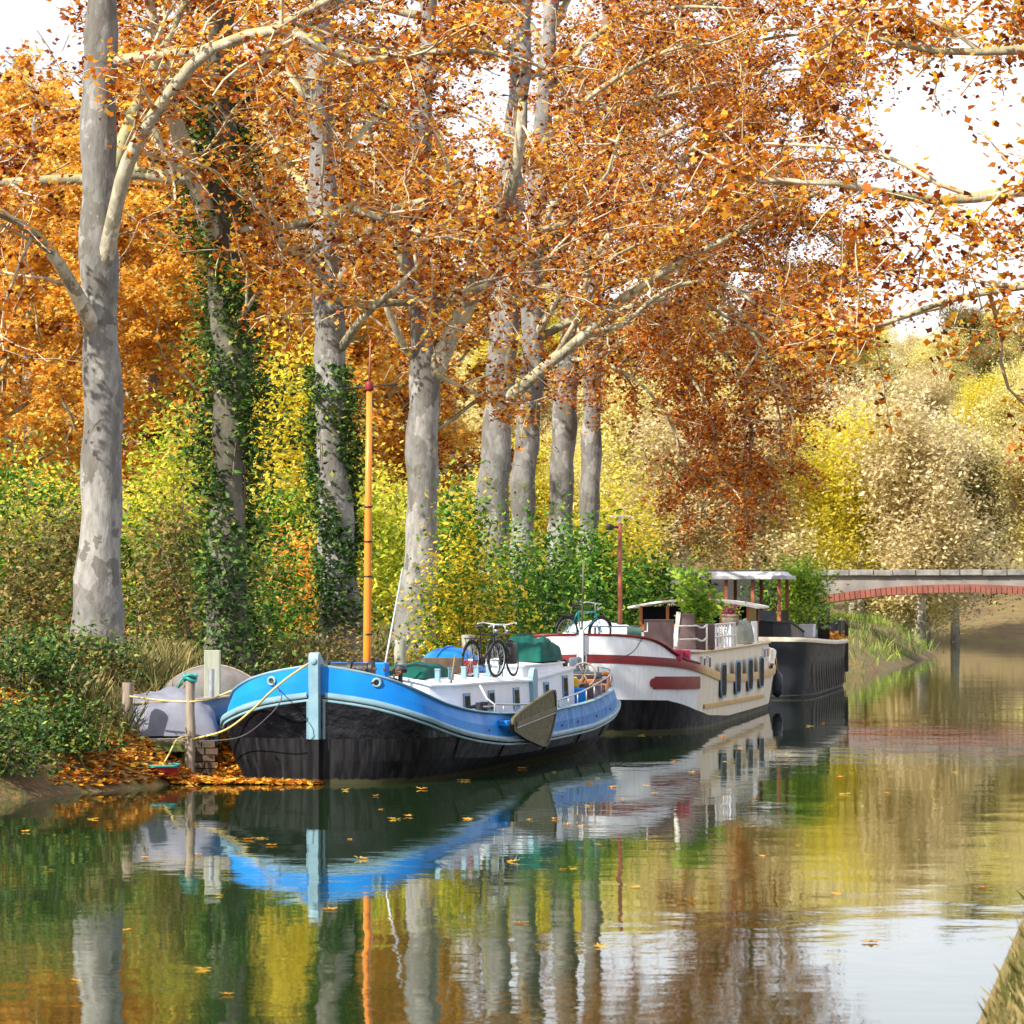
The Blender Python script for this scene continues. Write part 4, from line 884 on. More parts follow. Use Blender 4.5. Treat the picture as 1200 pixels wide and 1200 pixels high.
def dinghy(name, loc, rz, L, Bm, H, hullm, rimm, label, upside=False, group=None):
    root = empty(name, loc, rz, label, 'dinghy', group); us_ = np.linspace(0, 1, 22); rows = []
    sg = -1 if upside else 1; z0 = H if upside else 0
    for t in us_:
        bw = Bm / 2 * (max(0, 1 - ((t - .58) / .58) ** 2) ** .55 if t < .58 else 1 - .28 * ((t - .58) / .42) ** 2); bw = max(bw, .015)
        sh_ = H * (1 + .22 * (1 - t) ** 2)
        zk = .55 * H * (2 * t - 1) ** 2; rows.append([(bw * math.sin(a), (t - .5) * L, z0 + sg * (zk + (sh_ - zk) * (abs(a) / (math.pi / 2)) ** 2.2)) for a in np.linspace(-math.pi / 2, math.pi / 2, 13)])
    mb = MB(); mb.grid(rows); mb.add(rows[-1], [tuple(range(13))]); mb.build('hull', hullm, root, True, angle=60)
    for sd in (0, 12):
        mb = MB(); mb.tube([rr[sd] for rr in rows], .025, 6); mb.build('gunwale', rimm, root, True)
    mb = MB(); mb.tube([(q[6][0], q[6][1], q[6][2] - sg * .012) for q in rows], .02, 6); mb.build('keel', rimm, root, True)
    if not upside:
        for t in (.4, .72):
            bw = Bm * .42; mb = MB(); mb.box((0, (t - .5) * L, H * .72), (bw * 2 * .93, .22, .03)); mb.build('thwart', rimm, root)
    return root
dinghy('dinghy', bb.W(9.3, .05, 1.685), -bb.a - .1, 1.7, 1.1, .42, M_blue, M_blue, 'bright blue dinghy lying upside down on the cabin roof', True)
mb = MB(); mb.box((0, 0, .12), (.36, .5, .24)); o = mb.build('storage_box', M_dred, None, bevel=.05, smooth=True, angle=50); o.location = bb.W(8.1, .62, 1.65); o.rotation_euler.z = .4; tag(o, 'dark red storage box on the cabin roof behind the bicycle wheel', 'box')
mb = MB(); mb.box((0, 0, .14), (.7, .5, .28)); o = mb.build('wooden_crate', M_brick, None, bevel=.02); o.location = bb.W(7.2, .42, 1.665); o.rotation_euler.z = .1; tag(o, 'brown wooden crate beside the blue upturned dinghy', 'crate')

def bicycle(loc, rz, framem, label, lean=0, scale=1.0, fm=M_black):
    root = empty('bicycle', loc, rz, label, 'bicycle', None); root.rotation_euler = (lean, 0, rz); root.scale = (scale,) * 3
    Rw = .33; wb = 1.05
    for x in (0, wb):
        ring = [(x + Rw * math.cos(a), 0, Rw + Rw * math.sin(a)) for a in np.linspace(0, 2 * math.pi, 36, endpoint=False)]
        mb = MB(); mb.tube(ring, .022, 8, closed=True); wh = mb.build('wheel', M_rubber, root, True)
        ring = [(x + (Rw - .03) * math.cos(a), 0, Rw + (Rw - .03) * math.sin(a)) for a in np.linspace(0, 2 * math.pi, 36, endpoint=False)]
        mb = MB(); mb.tube(ring, .010, 6, closed=True); mb.build('rim', M_steel, wh, True)
        mb = MB()
        for k in range(18):
            a = k * math.pi / 9; mb.tube([(x, .012 * (-1) ** k, Rw), (x + (Rw - .03) * math.cos(a), 0, Rw + (Rw - .03) * math.sin(a))], .0028, 4)
        mb.build('spokes', M_steel, wh)
        mb = MB(); mb.tube([(x, -.05, Rw), (x, .05, Rw)], .022, 10); mb.build('hub', M_steel, wh, True, angle=40)
        ring = [(x + (Rw + .04) * math.cos(a), 0, Rw + (Rw + .04) * math.sin(a)) for a in np.linspace(R(20 if x else 30), R(190 if x else 165), 20)]
        mb = MB(); mb.tube(ring, .018, 6); mb.build('mudguard', fm, root, True)
    bbk = (.44, 0, .30); seat = (.30, 0, .82); head = (.86, 0, .80); headb = (.90, 0, .66)
    mb = MB()
    for a, b, rr in ((bbk, seat, .017), (seat, head, .017), (bbk, headb, .02), (head, headb, .022)): mb.tube([a, b], rr, 8)
    for sy in (-.05, .05): mb.tube([(0, sy, Rw), bbk], .011, 6); mb.tube([(0, sy, Rw), (seat[0], 0, seat[2] - .03)], .010, 6)
    mb.build('frame', framem, root, True, angle=50)
    mb = MB()
    for sy in (-.05, .05): mb.tube([(wb, sy, Rw), (.95, sy, .60), (.91, 0, .66)], .012, 6)
    mb.build('fork', framem, root, True)
    mb = MB(); mb.tube([seat, (.275, 0, .93)], .014, 8); mb.lathe([(.02, 0), (.085, .02), (.09, .05), (.05, .075)], (.25, 0, .92), 14, 1.5, .9); mb.build('saddle', M_black, root, True)
    mb = MB(); mb.tube([head, (.84, 0, .96), (.86, 0, 1.0)], .014, 8); mb.tube([(.70, -.29, .99), (.82, -.25, 1.02), (.88, 0, 1.0), (.82, .25, 1.02), (.70, .29, .99)], .013, 8); mb.build('handlebar', M_steel, root, True)
    mb = MB(); mb.tube([(.44, -.04, .30), (.44, .04, .30)], .09, 16); mb.tube([(.44, -.06, .30), (.36, -.07, .16)], .012, 6); mb.tube([(.44, .06, .30), (.52, .07, .44)], .012, 6); mb.build('crank', M_black, root, True, angle=40)
    mb = MB(); mb.box((-.02, 0, .74), (.42, .12, .02)); mb.tube([(-.15, .06, .73), (0, .06, Rw)], .008, 5); mb.tube([(-.15, -.06, .73), (0, -.06, Rw)], .008, 5); mb.build('luggage_rack', M_black, root)
    mb = MB(); mb.lathe([(.02, 0), (.045, .03), (.05, .06)], (.96, 0, .84), 10); mb.build('lamp', M_steel, root, True)
    return root
bicycle(bb.W(6.8, 1.02, 1.60), R(62), M_black, 'black city bicycle with thin wheels on the white cabin roof', R(4), .95)
bicycle(bb.W(8.3, 1.15, 1.58), R(70), M_black, 'dark bicycle with panniers next to the green tarpaulin', R(-6), .95)
mb = MB(); mb.box((0, 0, .2), (.16, .32, .40)); o = mb.build('pannier_bag', M_black, None, bevel=.04, smooth=True); o.location = bb.W(8.95, 1.31, 1.80); o.rotation_euler.z = R(-20); tag(o, 'black pannier bag hanging on the bicycle by the green tarpaulin', 'bag')

# ---- white barge
wb_ = Boat('white_barge', 1.54, 84.7, math.atan(.166), 'white and cream house barge with red and ochre bands')
r = wb_.root
U = [0, .15, .5, 1.2, 2.2, 3.5, 6, 12, 18, 20.5, 22.5, 23.6, 24.1]
vwl = curve(U, [.05, .6, 1.15, 1.72, 2.08, 2.28, 2.35, 2.35, 2.3, 2.0, 1.4, .8, .05])
vst = curve(U, [.08, .85, 1.45, 1.98, 2.26, 2.40, 2.43, 2.43, 2.40, 2.28, 1.85, 1.15, .10])
zst = curve(U, [1.66, 1.64, 1.60, 1.54, 1.44, 1.31, 1.13, .99, .97, 1.02, 1.16, 1.26, 1.3])
zrl = curve([0, .15, .5, .8, 1.2, 1.6, 2.6, 18.5, 19.4, 21, 22.5, 23.6, 24.1], [2.18, 2.16, 2.07, 1.92, 1.68, 1.60, 1.50, 1.10, 1.3, 1.5, 1.56, 1.6, 1.62])
us = US(24.1)
zbk = lambda u: float(np.interp(u, [0, 1, 2.6, 4, 8, 18, 24], [.76, .72, .45, .30, .16, .14, .3]))
vv = lambda u, z: float(vwl(u)) + (float(vst(u)) - float(vwl(u))) * (max(z, 0) / float(zst(u))) ** .6
def hull_mat():                                 # two paint schemes meeting at the shoulder of the hull
    m, n, bs = new_mat('barge_two_tone'); c_ = n.nodes.new('ShaderNodeTexCoord'); sp = n.nodes.new('ShaderNodeSeparateXYZ'); n.links.new(c_.outputs['Object'], sp.inputs[0])
    mr = n.nodes.new('ShaderNodeMapRange'); n.links.new(sp.outputs[1], mr.inputs[0]); mr.inputs[1].default_value = 2.45; mr.inputs[2].default_value = 2.75
    wcol = ramp(n, noise(n, .9, 5), [(.38, (.74, .78, .83)), (.7, (.60, .67, .76))]); ccol = ramp(n, noise(n, 1.5, 6, stretch=(3, 3, .4)), [(.4, (.76, .69, .56)), (.72, (.62, .54, .42))])
    sk = ramp(n, noise(n, 3, 6, stretch=(4, 4, .3)), [(.55, (0, 0, 0)), (.8, (.6, .6, .6))])
    col = mixc(n, mr.outputs[0], wcol, ccol); col = mixc(n, sk, col, (.40, .36, .31)); n.links.new(col, bs.inputs['Base Color']); bs.inputs['Roughness'].default_value = .38
    bump(n, bs, noise(n, 2.2, 3), .25, .02); return m
def band_mat():
    m, n, bs = new_mat('barge_band_paint'); c_ = n.nodes.new('ShaderNodeTexCoord'); sp = n.nodes.new('ShaderNodeSeparateXYZ'); n.links.new(c_.outputs['Object'], sp.inputs[0])
    mr = n.nodes.new('ShaderNodeMapRange'); n.links.new(sp.outputs[1], mr.inputs[0]); mr.inputs[1].default_value = 2.0; mr.inputs[2].default_value = 3.3
    n.links.new(mixc(n, mr.outputs[0], ramp(n, noise(n, 2, 5), [(.4, (.20, .014, .018)), (.7, (.14, .012, .016))]), ramp(n, noise(n, 3, 5), [(.4, (.58, .38, .13)), (.7, (.46, .28, .09))])), bs.inputs['Base Color']); bs.inputs['Roughness'].default_value = .42; return m
M_two = hull_mat(); M_band = band_mat()
shell(r, 'hull', us, [(lambda u: vwl(u) * .8, const(-.5)), (vwl, const(-.02)), (lambda u: vv(u, zbk(u)), zbk), (lambda u: vv(u, .5 * (zbk(u) + float(zst(u)))), lambda u: .5 * (zbk(u) + float(zst(u)))), (vst, zst)], [M_mblack, M_two], [0, 0, 1, 1])
shell(r, 'bulwark', us[us <= 2.7], [(vst, zst), (lambda u: vst(u) - .02, zrl), (lambda u: np.maximum(vst(u) - .08, .01), zrl), (lambda u: np.maximum(vst(u) - .09, .01), lambda u: zrl(u) - .45)], [M_two], [0, 0, 0])
usa = np.linspace(18.9, 24.1, 40)
shell(r, 'stern_bulwark', usa, [(vst, zst), (lambda u: vst(u) + .02, zrl), (lambda u: np.maximum(vst(u) - .05, .01), zrl), (lambda u: np.maximum(vst(u) - .06, .01), lambda u: zrl(u) - .45)], [M_two], [0, 0, 0])
sweep(r, 'rail_cap', us[us <= 2.7], vst, lambda u: zrl(u) + .012, .12, .055, M_red)
sweep(r, 'rail_cap', usa, vst, lambda u: zrl(u) + .012, .10, .04, M_rail)
sweep(r, 'rubbing_strake', us, vst, zst, .05, .19, M_band, out=.015)
ud = np.linspace(3.2, 16.5, 20); sweep(r, 'lower_band', ud, lambda u: vv(u, .52 - .009 * (u - 3)) , lambda u: .52 - .009 * (u - 3), .03, .11, M_tan, out=.008)
upl = np.linspace(.62, 2.62, 20); sweep(r, 'name_board', upl, lambda u: vv(u, 1.12), lambda u: 1.13 - .02 * u, .03, .28, M_red, out=.01)
for sgn in (1, -1):
    mb = MB(); u = 1.0; mb.tube([(sgn * (vv(.62, 1.12) - .03), .64, 1.118), (sgn * (vv(.62, 1.12) + .012), .60, 1.118)], .105, 14); mb.build('board_end', M_red, r, True, angle=40)
deck(r, 'fore_deck', us[us <= 3.0], vst, lambda u: float(zrl(u)) - .40 if u < 1 else 1.45, M_red, .06, .08)
deck(r, 'stern_deck', usa, vst, lambda u: zst(u) - .05, M_rust, .05, .05)
mb = MB(); mb.box((0, -.04, .85), (.10, .16, 2.9)); mb.build('stem_post', M_white, r, bevel=.02)
mb = MB(); mb.tube([(0, 0, 2.15), (.03, .05, 3.85)], .022, 6); mb.build('flagstaff', M_batten, r, True)
usc = np.linspace(.85, 19.2, 60)
vc = lambda u: float(vst(u)) - .09
mb = MB()
for sg in (1, -1): mb.grid([[(sg * (vc(u) + .0), u, float(zst(u)) - .02), (sg * (vc(u) - .03), u, 1.76)] for u in usc])
for u in (.85, 19.2): mb.grid([[(vc(u) * t, u, 1.0) for t in np.linspace(-1, 1, 7)], [((vc(u) - .03) * t, u, 1.76) for t in np.linspace(-1, 1, 7)]])
mb.build('cabin_side', M_two, r, True, angle=40)
deck(r, 'cabin_roof', usc, lambda u: vc(u) + .0, const(1.775), M_rail, .07, -.03)
sweep(r, 'roof_edge', usc, lambda u: vc(u), const(1.765), .08, .05, M_band, out=.0)
for u in (6.1, 9.3, 12.2, 15.1): side_window(r, u, float(vst(u)) + .03, 1.05, 1.02, .72, M_frame, M_curt, 0, .03, True, fw=.05)
for u in (3.4, 4.3, 17.2, 18.1): side_window(r, u, float(vc(u)) - .02, 1.50, .42, .22, M_white, M_glass, 0, .05, False)
mb = MB(); mb.tube([(0, 6.2, 1.8), (0, 6.2, 4.75)], [.055, .05], 12); ms = mb.build('mast', M_brmast, r, True)
mb = MB(); mb.box((0, 6.2, 2.0), (.16, .16, .4)); mb.build('mast_foot', M_red, ms, bevel=.01)
mb = MB(); mb.box((.02, 6.2, 4.92), (.50, .3, .025)); mb.tube([(0, 6.2, 4.7), (0, 6.2, 4.92)], .04, 8); mb.build('solar_panel', M_rail, ms)
mb = MB(); mb.tube([(0, 6.2, 4.66), (-.2, 6.1, 4.66)], .025, 8); mb.lathe([(.05, 0), (.085, .03), (.085, .12), (.05, .15)], (-.24, 6.1, 4.58), 12); mb.build('searchlight', M_black, ms, True)
# deck furniture of the barge
for u, v, s in ((.75, -.95, .16), (.9, .95, .13)):
    mb = MB(); mb.lathe([(s, 0), (s, .25), (s * 1.15, .28), (s * 1.15, .33)], (v, u, 1.75), 14); mb.build('deck_bollard', M_red, r, True, angle=40)
for i, (u, z) in enumerate(((1.35, 1.72), (1.75, 1.70))):
    mb = MB(); mb.box((float(vst(u)) - .12, u, z), (.30, .30, .26)); mb.build('fairlead_box', M_pinkred, r, bevel=.03)
railp = lambda u: (vc(u) - .06, u)
mb = MB()
for z0, z1 in ((2.36, 2.30), (2.06, 2.04)):
    pl = [(*railp(u), z0 - (.05 if 3 < u < 4.2 else 0)) for u in np.linspace(1.5, 10.4, 20)]; mb.tube(pl, .022, 6)
mb.build('railing', M_rail, r, True)
for u in (1.5, 4.4, 7.4, 10.4):
    mb = MB(); mb.tube([(*railp(u), 1.78), (*railp(u), 2.36)], .024, 6); mb.build('railing_post', M_rail, r, True)
for u in np.linspace(4.9, 10.0, 9):
    mb = MB(); mb.box((railp(u)[0], u, 2.07), (.03, .14, .56)); mb.build('railing_picket', M_white, r)
# wheelhouse with curved roof
u0, u1, va, vb_ = 17.2, 19.6, -.95, 1.9
mb = MB()
for (a, b) in (((va, u0), (vb_, u0)), ((vb_, u0), (vb_, u1)), ((va, u0), (va, u1)), ((va, u1), (vb_, u1))):
    L = math.hypot(b[0] - a[0], b[1] - a[1]); mb.box(((a[0] + b[0]) / 2, (a[1] + b[1]) / 2, 2.02), (abs(b[0] - a[0]) + .06, abs(b[1] - a[1]) + .06, .50))
mb.build('wheelhouse_wall', M_varn, r)
for v in np.linspace(va, vb_, 5):
    for u in (u0, u1):
        mb = MB(); mb.box((v, u, 2.50), (.08, .08, .48)); mb.build('wheelhouse_post', M_varn, r)
for k in range(4):
    va_, vb2 = np.linspace(va, vb_, 5)[k:k + 2]; mb = MB(); mb.box(((va_ + vb2) / 2, u0, 2.50), (vb2 - va_ - .09, .02, .46)); mb.build('wheelhouse_pane', M_glass, r)
mb = MB(); mb.box((vb_, (u0 + u1) / 2, 2.5), (.02, u1 - u0 - .1, .46)); mb.build('wheelhouse_pane', M_glass, r)
rows = []
for t in np.linspace(-1, 1, 13):
    vx = (va + vb_) / 2 + t * 1.72; zz = 2.93 - .20 * t * t; rows.append((vx, zz))
mb = MB(); mb.grid([[(a, u0 - .5, b), (a, u1 + .3, b)] for a, b in rows]); mb.grid([[(a, u0 - .5, b - .05), (a, u1 + .3, b - .05)] for a, b in rows])
for u in (u0 - .5, u1 + .3): mb.grid([[(a, u, b), (a, u, b - .05)] for a, b in rows])
for q in (rows[0], rows[-1]): mb.grid([[(q[0], u0 - .5, q[1]), (q[0], u0 - .5, q[1] - .05)], [(q[0], u1 + .3, q[1]), (q[0], u1 + .3, q[1] - .05)]])
mb.build('wheelhouse_roof', M_rail, r, True, angle=40)
mb = MB(); mb.box((2.12, 16.6, 2.06), (.10, .75, .58)); mb.build('side_screen', M_white, r, bevel=.02)
mb = MB(); mb.box((1.2, 18.9, 1.5), (.5, .06, .7)); mb.build('stern_door', M_varn, r)
# things standing on the white barge
def put(o, boat, u, v, z, rz=0): o.location = boat.W(u, v, z); o.rotation_euler.z = -boat.a + rz; return o
tarp_cover('tarpaulin', wb_.W(5.2, -.25, 1.83), -wb_.a, (1.9, 3.4, .58), M_tarpw, 'white tarpaulin humped over the foredeck of the white barge', 6)
mb = MB(); mb.box((0, 0, .34), (.62, .5, .66)); mb.box((0, 0, .685), (.66, .54, .03)); o = mb.build('covered_cabinet', M_tarpb, None, bevel=.02); put(o, wb_, 3.1, 1.32, 1.80); tag(o, 'square brown covered cabinet beside the white railing', 'cabinet')
root = empty('folded_lounger', wb_.W(4.3, 1.78, 1.79), -wb_.a + .2, 'tall brown slanted deck chair back behind the white railing', 'chair')
mb = MB(); mb.box((0, 0, .42), (.5, .30, .84), taper=.8); mb.build('backrest', M_tarpb, root, bevel=.03)
mb = MB(); mb.box((-.21, -.13, .48), (.10, .06, .80), ry=.12); mb.build('side_board', M_rail, root, bevel=.01)
mb = MB(); mb.box((.45, .35, .30), (.5, .5, .60)); mb.build('seat', M_tarpb, root, bevel=.04)
mb = MB(); mb.box((0, 0, .22), (.42, 1.6, .44)); o = mb.build('white_locker', M_white, None, bevel=.02); put(o, wb_, 12.0, 1.85, 1.80); tag(o, 'white locker under the flower barrel on the barge', 'locker')
root = empty('flower_barrel', wb_.W(12.6, 1.93, 2.245), 0, 'wooden half barrel planted with pink flowers', 'planter')
mb = MB(); mb.lathe([(.16, 0), (.215, .12), (.225, .2), (.20, .32), (.17, .32), (.16, .28)], n=18); mb.build('barrel', M_wood, root, True, angle=40)
for z in (.06, .24):
    mb = MB(); mb.lathe([(.205 if z < .1 else .226, z), (.212 if z < .1 else .222, z + .03)], n=18); mb.build('hoop', M_rust, root, True)
rq = np.random.default_rng(8); pts = rq.normal(0, .1, (160, 3)) * np.array([1, 1, .7]) + np.array([0, 0, .40]); leaves('flowers', pts, .09, OVAL, M_flower, root, rq)
pts = rq.normal(0, .13, (160, 3)) * np.array([1, 1, .7]) + np.array([0, 0, .40]); leaves('foliage', pts, .10, OVAL, M_bamboo, root, rq)
tarp_cover('tarpaulin', wb_.W(14.6, 2.02, 1.80), -wb_.a, (.42, 2.2, .56), M_tarpo, 'grey green covered bench at the end of the white railing', 12, ridge=.1)
for i, u in enumerate((5.4, 6.4, 7.6, 8.7)):
    root = empty('flower_pot', wb_.W(u, 2.0, 1.80), 0, 'small terracotta flower pot behind the white pickets', 'flower pot', 'pots behind the white pickets')
    mb = MB(); mb.lathe([(.08, 0), (.12, .18), (.135, .18), (.135, .22), (.10, .22)], n=14); mb.build('pot', M_terra, root, True, angle=40)
    pts = rq.normal(0, .09, (90, 3)) + np.array([0, 0, .30]); leaves('foliage', pts, .09, OVAL, M_bamboo if i % 2 else M_fallen, root, rq)
def potted(name, loc, potm, h, spread, n, lm, label, seed, lsz=.22, potr=.2):
    rng = np.random.default_rng(seed); root = empty(name, loc, 0, label, 'plant')
    mb = MB(); mb.lathe([(potr * .75, 0), (potr, .34), (potr * 1.1, .34), (potr * 1.1, .40), (potr * .85, .40), (potr * .8, .34)], n=16); mb.build('pot', potm, root, True, angle=40)
    pts = []
    for k in range(9):
        a = rng.uniform(0, 6.28); hh = h * rng.uniform(.6, 1); tipv = np.array([math.cos(a) * spread * rng.uniform(.3, 1), math.sin(a) * spread * rng.uniform(.3, 1), hh])
        mid = tipv * np.array([.3, .3, .55]); mb = MB(); mb.tube([(0, 0, .3), tuple(mid), tuple(tipv)], [.014, .01, .005], 5); mb.build('cane', M_stem, root, True)
        t = rng.uniform(.35, 1.05, n // 9)[:, None]; base = (1 - t) ** 2 * np.array([[0, 0, .3]]) + 2 * t * (1 - t) * mid[None] + t ** 2 * tipv[None]; pts.append(base + rng.normal(0, .12, (n // 9, 3)))
    leaves('foliage', np.concatenate(pts), lsz, OVAL, lm, root, rng); return root
potted('potted_palm', wb_.W(9.6, 1.45, 1.83), M_terra, 1.75, .65, 900, M_bamboo, 'tall potted green plant before the curved wheelhouse roof', 31, .20)
bicycle(wb_.W(1.3, -.55, 1.92), R(40), M_cyan, 'bicycle with cyan frame on the white barge bow', R(5), .95)
root = empty('garden_table', wb_.W(2.6, .35, 1.62), -wb_.a, 'dark slatted garden table on the white barge foredeck', 'table')
for i in range(7):
    mb = MB(); mb.box((-.42 + .14 * i, 0, .72), (.11, .8, .03)); mb.build('slat', M_chair, root)
for sx in (-.38, .38):
    for sy in (-.32, .32):
        mb = MB(); mb.box((sx, sy, .35), (.05, .05, .70)); mb.build('leg', M_chair, root)
root = empty('hand_winch', wb_.W(1.6, .95, 1.52), 0, 'green hand winch beside the garden table', 'winch')
mb = MB(); mb.box((0, 0, .40), (.14, .14, .80)); mb.build('post', M_olivemetal, root, bevel=.02)
mb = MB(); mb.tube([(-.16, 0, .72), (.16, 0, .72)], .10, 14); mb.build('drum', M_olivemetal, root, True, angle=40)
mb = MB(); mb.tube([(.16, 0, .72), (.30, 0, .72), (.30, 0, .92)], .018, 6); mb.build('crank', M_steel, root, True)
root = empty('fender', wb_.W(21.4, 2.27, .22), 0, 'dark blue fender hanging at the stern of the white barge', 'fender')
mb = MB(); mb.lathe([(.03, 0), (.13, .08), (.15, .2), (.15, .52), (.12, .64), (.05, .70), (.04, .76)], n=16); mb.build('body', M_fender, root, True)
mb = MB(); mb.tube([(0, 0, .74), (-.03, 0, 1.05), (-.08, 0, 1.30)], .013, 5); mb.build('rope', M_rope, root, True)

# ---- dark barge
db = Boat('dark_barge', 6.25, 112.7, math.atan(.162), 'long dark cargo barge with flat roofed wheelhouse near the bridge')
r = db.root; L = 16.6
U = [0, .08, .3, .8, 1.8, 4, 10, 14, 16, 16.6]
vwl = curve(U, [.3, 1.3, 1.9, 2.25, 2.42, 2.45, 2.45, 2.4, 1.9, 1.3]); vst = curve(U, [.35, 1.45, 2.05, 2.4, 2.52, 2.55, 2.55, 2.5, 2.1, 1.5])
zst = curve(U, [1.74, 1.73, 1.72, 1.70, 1.67, 1.62, 1.52, 1.50, 1.50, 1.50])
us = np.concatenate([np.linspace(0, 1, 14), np.linspace(1.2, L, 40)])
shell(r, 'hull', us, [(lambda u: vwl(u) * .85, const(-.5)), (vwl, const(-.02)), (lambda u: vwl(u) + .04, const(.25)), (lambda u: .5 * (vwl(u) + vst(u)), const(.9)), (vst, zst)], [M_bargeside, M_navy], [0, 0, 0, 0])
me = r.children[0].data; nn = len(me.polygons); cen = np.empty(nn * 3); me.polygons.foreach_get('center', cen); cen = cen.reshape(-1, 3); me.polygons.foreach_set('material_index', (cen[:, 1] < .75).astype(np.int32))  # near end darker, side paler: shade and light put into the colours
mb = MB(); v1 = float(vwl(L)); v2 = float(vst(L)); mb.add([(-v1, L, -.5), (v1, L, -.5), (v2, L, 1.5), (-v2, L, 1.5)], [(0, 1, 2, 3)]); mb.build('transom', M_bargeside, r)
sweep(r, 'rubbing_strake', us, vst, lambda u: zst(u) - .01, .10, .13, M_cream, out=.02)
sweep(r, 'waterline_ledge', us, lambda u: vwl(u) + .01, const(.06), .05, .05, M_bargeside)
for k, u in enumerate(np.arange(1.4, 16, .9)):
    mb = MB(); mb.box((.5 * (float(vwl(u)) + float(vst(u))) + .005, u, .80), (.03, .05, 1.35), ry=-.055); mb.build('hull_rib', M_bargeside, r)
deck(r, 'deck', us, vst, lambda u: zst(u) - .03, M_rust, .06, .05)
mb = MB(); mb.box((0, L - .55, 1.82), (4.2, .12, .7)); mb.box((2.22, L - .9, 1.82), (.10, 1.2, .7)); mb.build('end_bulwark', M_navy, r, bevel=.02)
mb = MB(); mb.box((2.35, L - .25, 1.3), (.14, .14, 1.75)); mb.build('end_post', M_bargeside, r, bevel=.02)
house(r, 'coaming_wall', .9, 6.3, 1.9, lambda u: 1.6, lambda u: 2.22 - .075 * (u - .9), M_navy, M_navy, .08, .3)
# wheelhouse of slim posts and flat roof
wu0, wu1, wv0, wv1 = 3.2, 5.9, -1.1, 1.3
for u in (wu0, wu1):
    for v in np.linspace(wv0, wv1, 4):
        mb = MB(); mb.box((v, u, 2.75), (.10, .10, 1.45)); mb.build('wheelhouse_post', M_brmast, r)
for v in (wv0, wv1):
    mb = MB(); mb.box((v, (wu0 + wu1) / 2, 2.3), (.06, wu1 - wu0, .5)); mb.build('wheelhouse_panel', M_navy, r)
mb = MB(); mb.box((0, wu0, 2.3), (wv1 - wv0, .05, .5)); mb.build('wheelhouse_panel', M_navy, r)
def glassmat():
    m, n, bs = new_mat('clear_glass'); bs.inputs['Base Color'].default_value = (.9, .93, .93, 1); bs.inputs['Roughness'].default_value = .03; bs.inputs['Transmission Weight'].default_value = 1; bs.inputs['IOR'].default_value = 1.05; return m
M_clear = glassmat()
for k in range(3):
    a, b = np.linspace(wv0, wv1, 4)[k:k + 2]
    for u in (wu0, wu1):
        mb = MB(); mb.box(((a + b) / 2, u, 2.98), (b - a - .10, .015, .86)); mb.build('wheelhouse_pane', M_clear, r)
mb = MB(); mb.box((.1, (wu0 + wu1) / 2, 3.54), (2.9, 3.2, .12)); mb.box((.1, (wu0 + wu1) / 2, 3.66), (2.7, 3.0, .12), taper=.9); mb.build('wheelhouse_roof', M_roofgr, r, bevel=.02)
for u in np.linspace(6.6, 11.0, 12):
    mb = MB(); mb.tube([(2.2, u, 1.55), (2.2, u, 2.75)], .02, 6); mb.build('railing_bar', M_black, r, True)
for z in (2.0, 2.72):
    mb = MB(); mb.tube([(2.2, 6.5, z), (2.2, 11.1, z)], .022, 6); mb.build('railing', M_black, r, True)
tag(dinghy('dinghy', db.W(11.9, 1.35, 1.56), -db.a, 1.9, .9, .55, M_olivemetal, M_black, 'small grey green dinghy upside down near the far end of the dark barge', True), None)
def planter(boat, u, v, z, size, m, label, n, lm, h, seed, spread=.5, lsz=.16):
    rng = np.random.default_rng(seed); root = empty('planter', boat.W(u, v, z), -boat.a, label, 'planter')
    mb = MB(); mb.box((0, 0, size[2] / 2), size, taper=1.06); mb.box((0, 0, size[2] + .012), (size[0] * 1.1, size[1] * 1.1, .05)); mb.build('tub', m, root, bevel=.015)
    pts = rng.normal(0, 1, (n, 3)) * np.array([spread, spread * 1.1, h * .24]) + np.array([0, 0, size[2] + h * .52]); pts[:, 2] = np.maximum(pts[:, 2], size[2])
    leaves('foliage', pts, lsz, OVAL, lm, root, rng)
    for k in range(8):
        a = rng.uniform(0, 6.28); mb = MB(); mb.tube([(0, 0, size[2] - .05), (math.cos(a) * .2, math.sin(a) * .2, size[2] + h * .35), (math.cos(a) * spread * .8, math.sin(a) * spread * .8, size[2] + h * .8)], [.014, .01, .005], 5); mb.build('stem', M_stem, root, True)
    return root
planter(db, 7.9, 1.55, 1.56, (.7, 2.4, .42), M_wood, 'large wooden planter of bushy bamboo behind black bars on the dark barge', 4200, M_bamboo, 2.1, 61, .42, .16)
planter(db, 5.6, 1.95, 1.72, (.42, .8, .36), M_white, 'white planter tub of leafy greens on the dark barge', 420, M_bamboo, .8, 62, .30, .13)
planter(db, 8.9, .6, 1.56, (.6, 1.2, .4), M_wood, 'brown planter of dark shrubs beyond the bamboo planter', 1300, M_green, 2.0, 63, .5, .15)
o = leaves('leaf_heap', np.random.default_rng(3).normal(0, 1, (500, 3)) * np.array([.28, .9, .07]) + np.array(db.W(13.2, 1.85, 1.62)), .13, LOBED, M_fallen, None, rq); tag(o, 'brown leaves heaped on the deck edge of the dark barge', 'leaf litter')

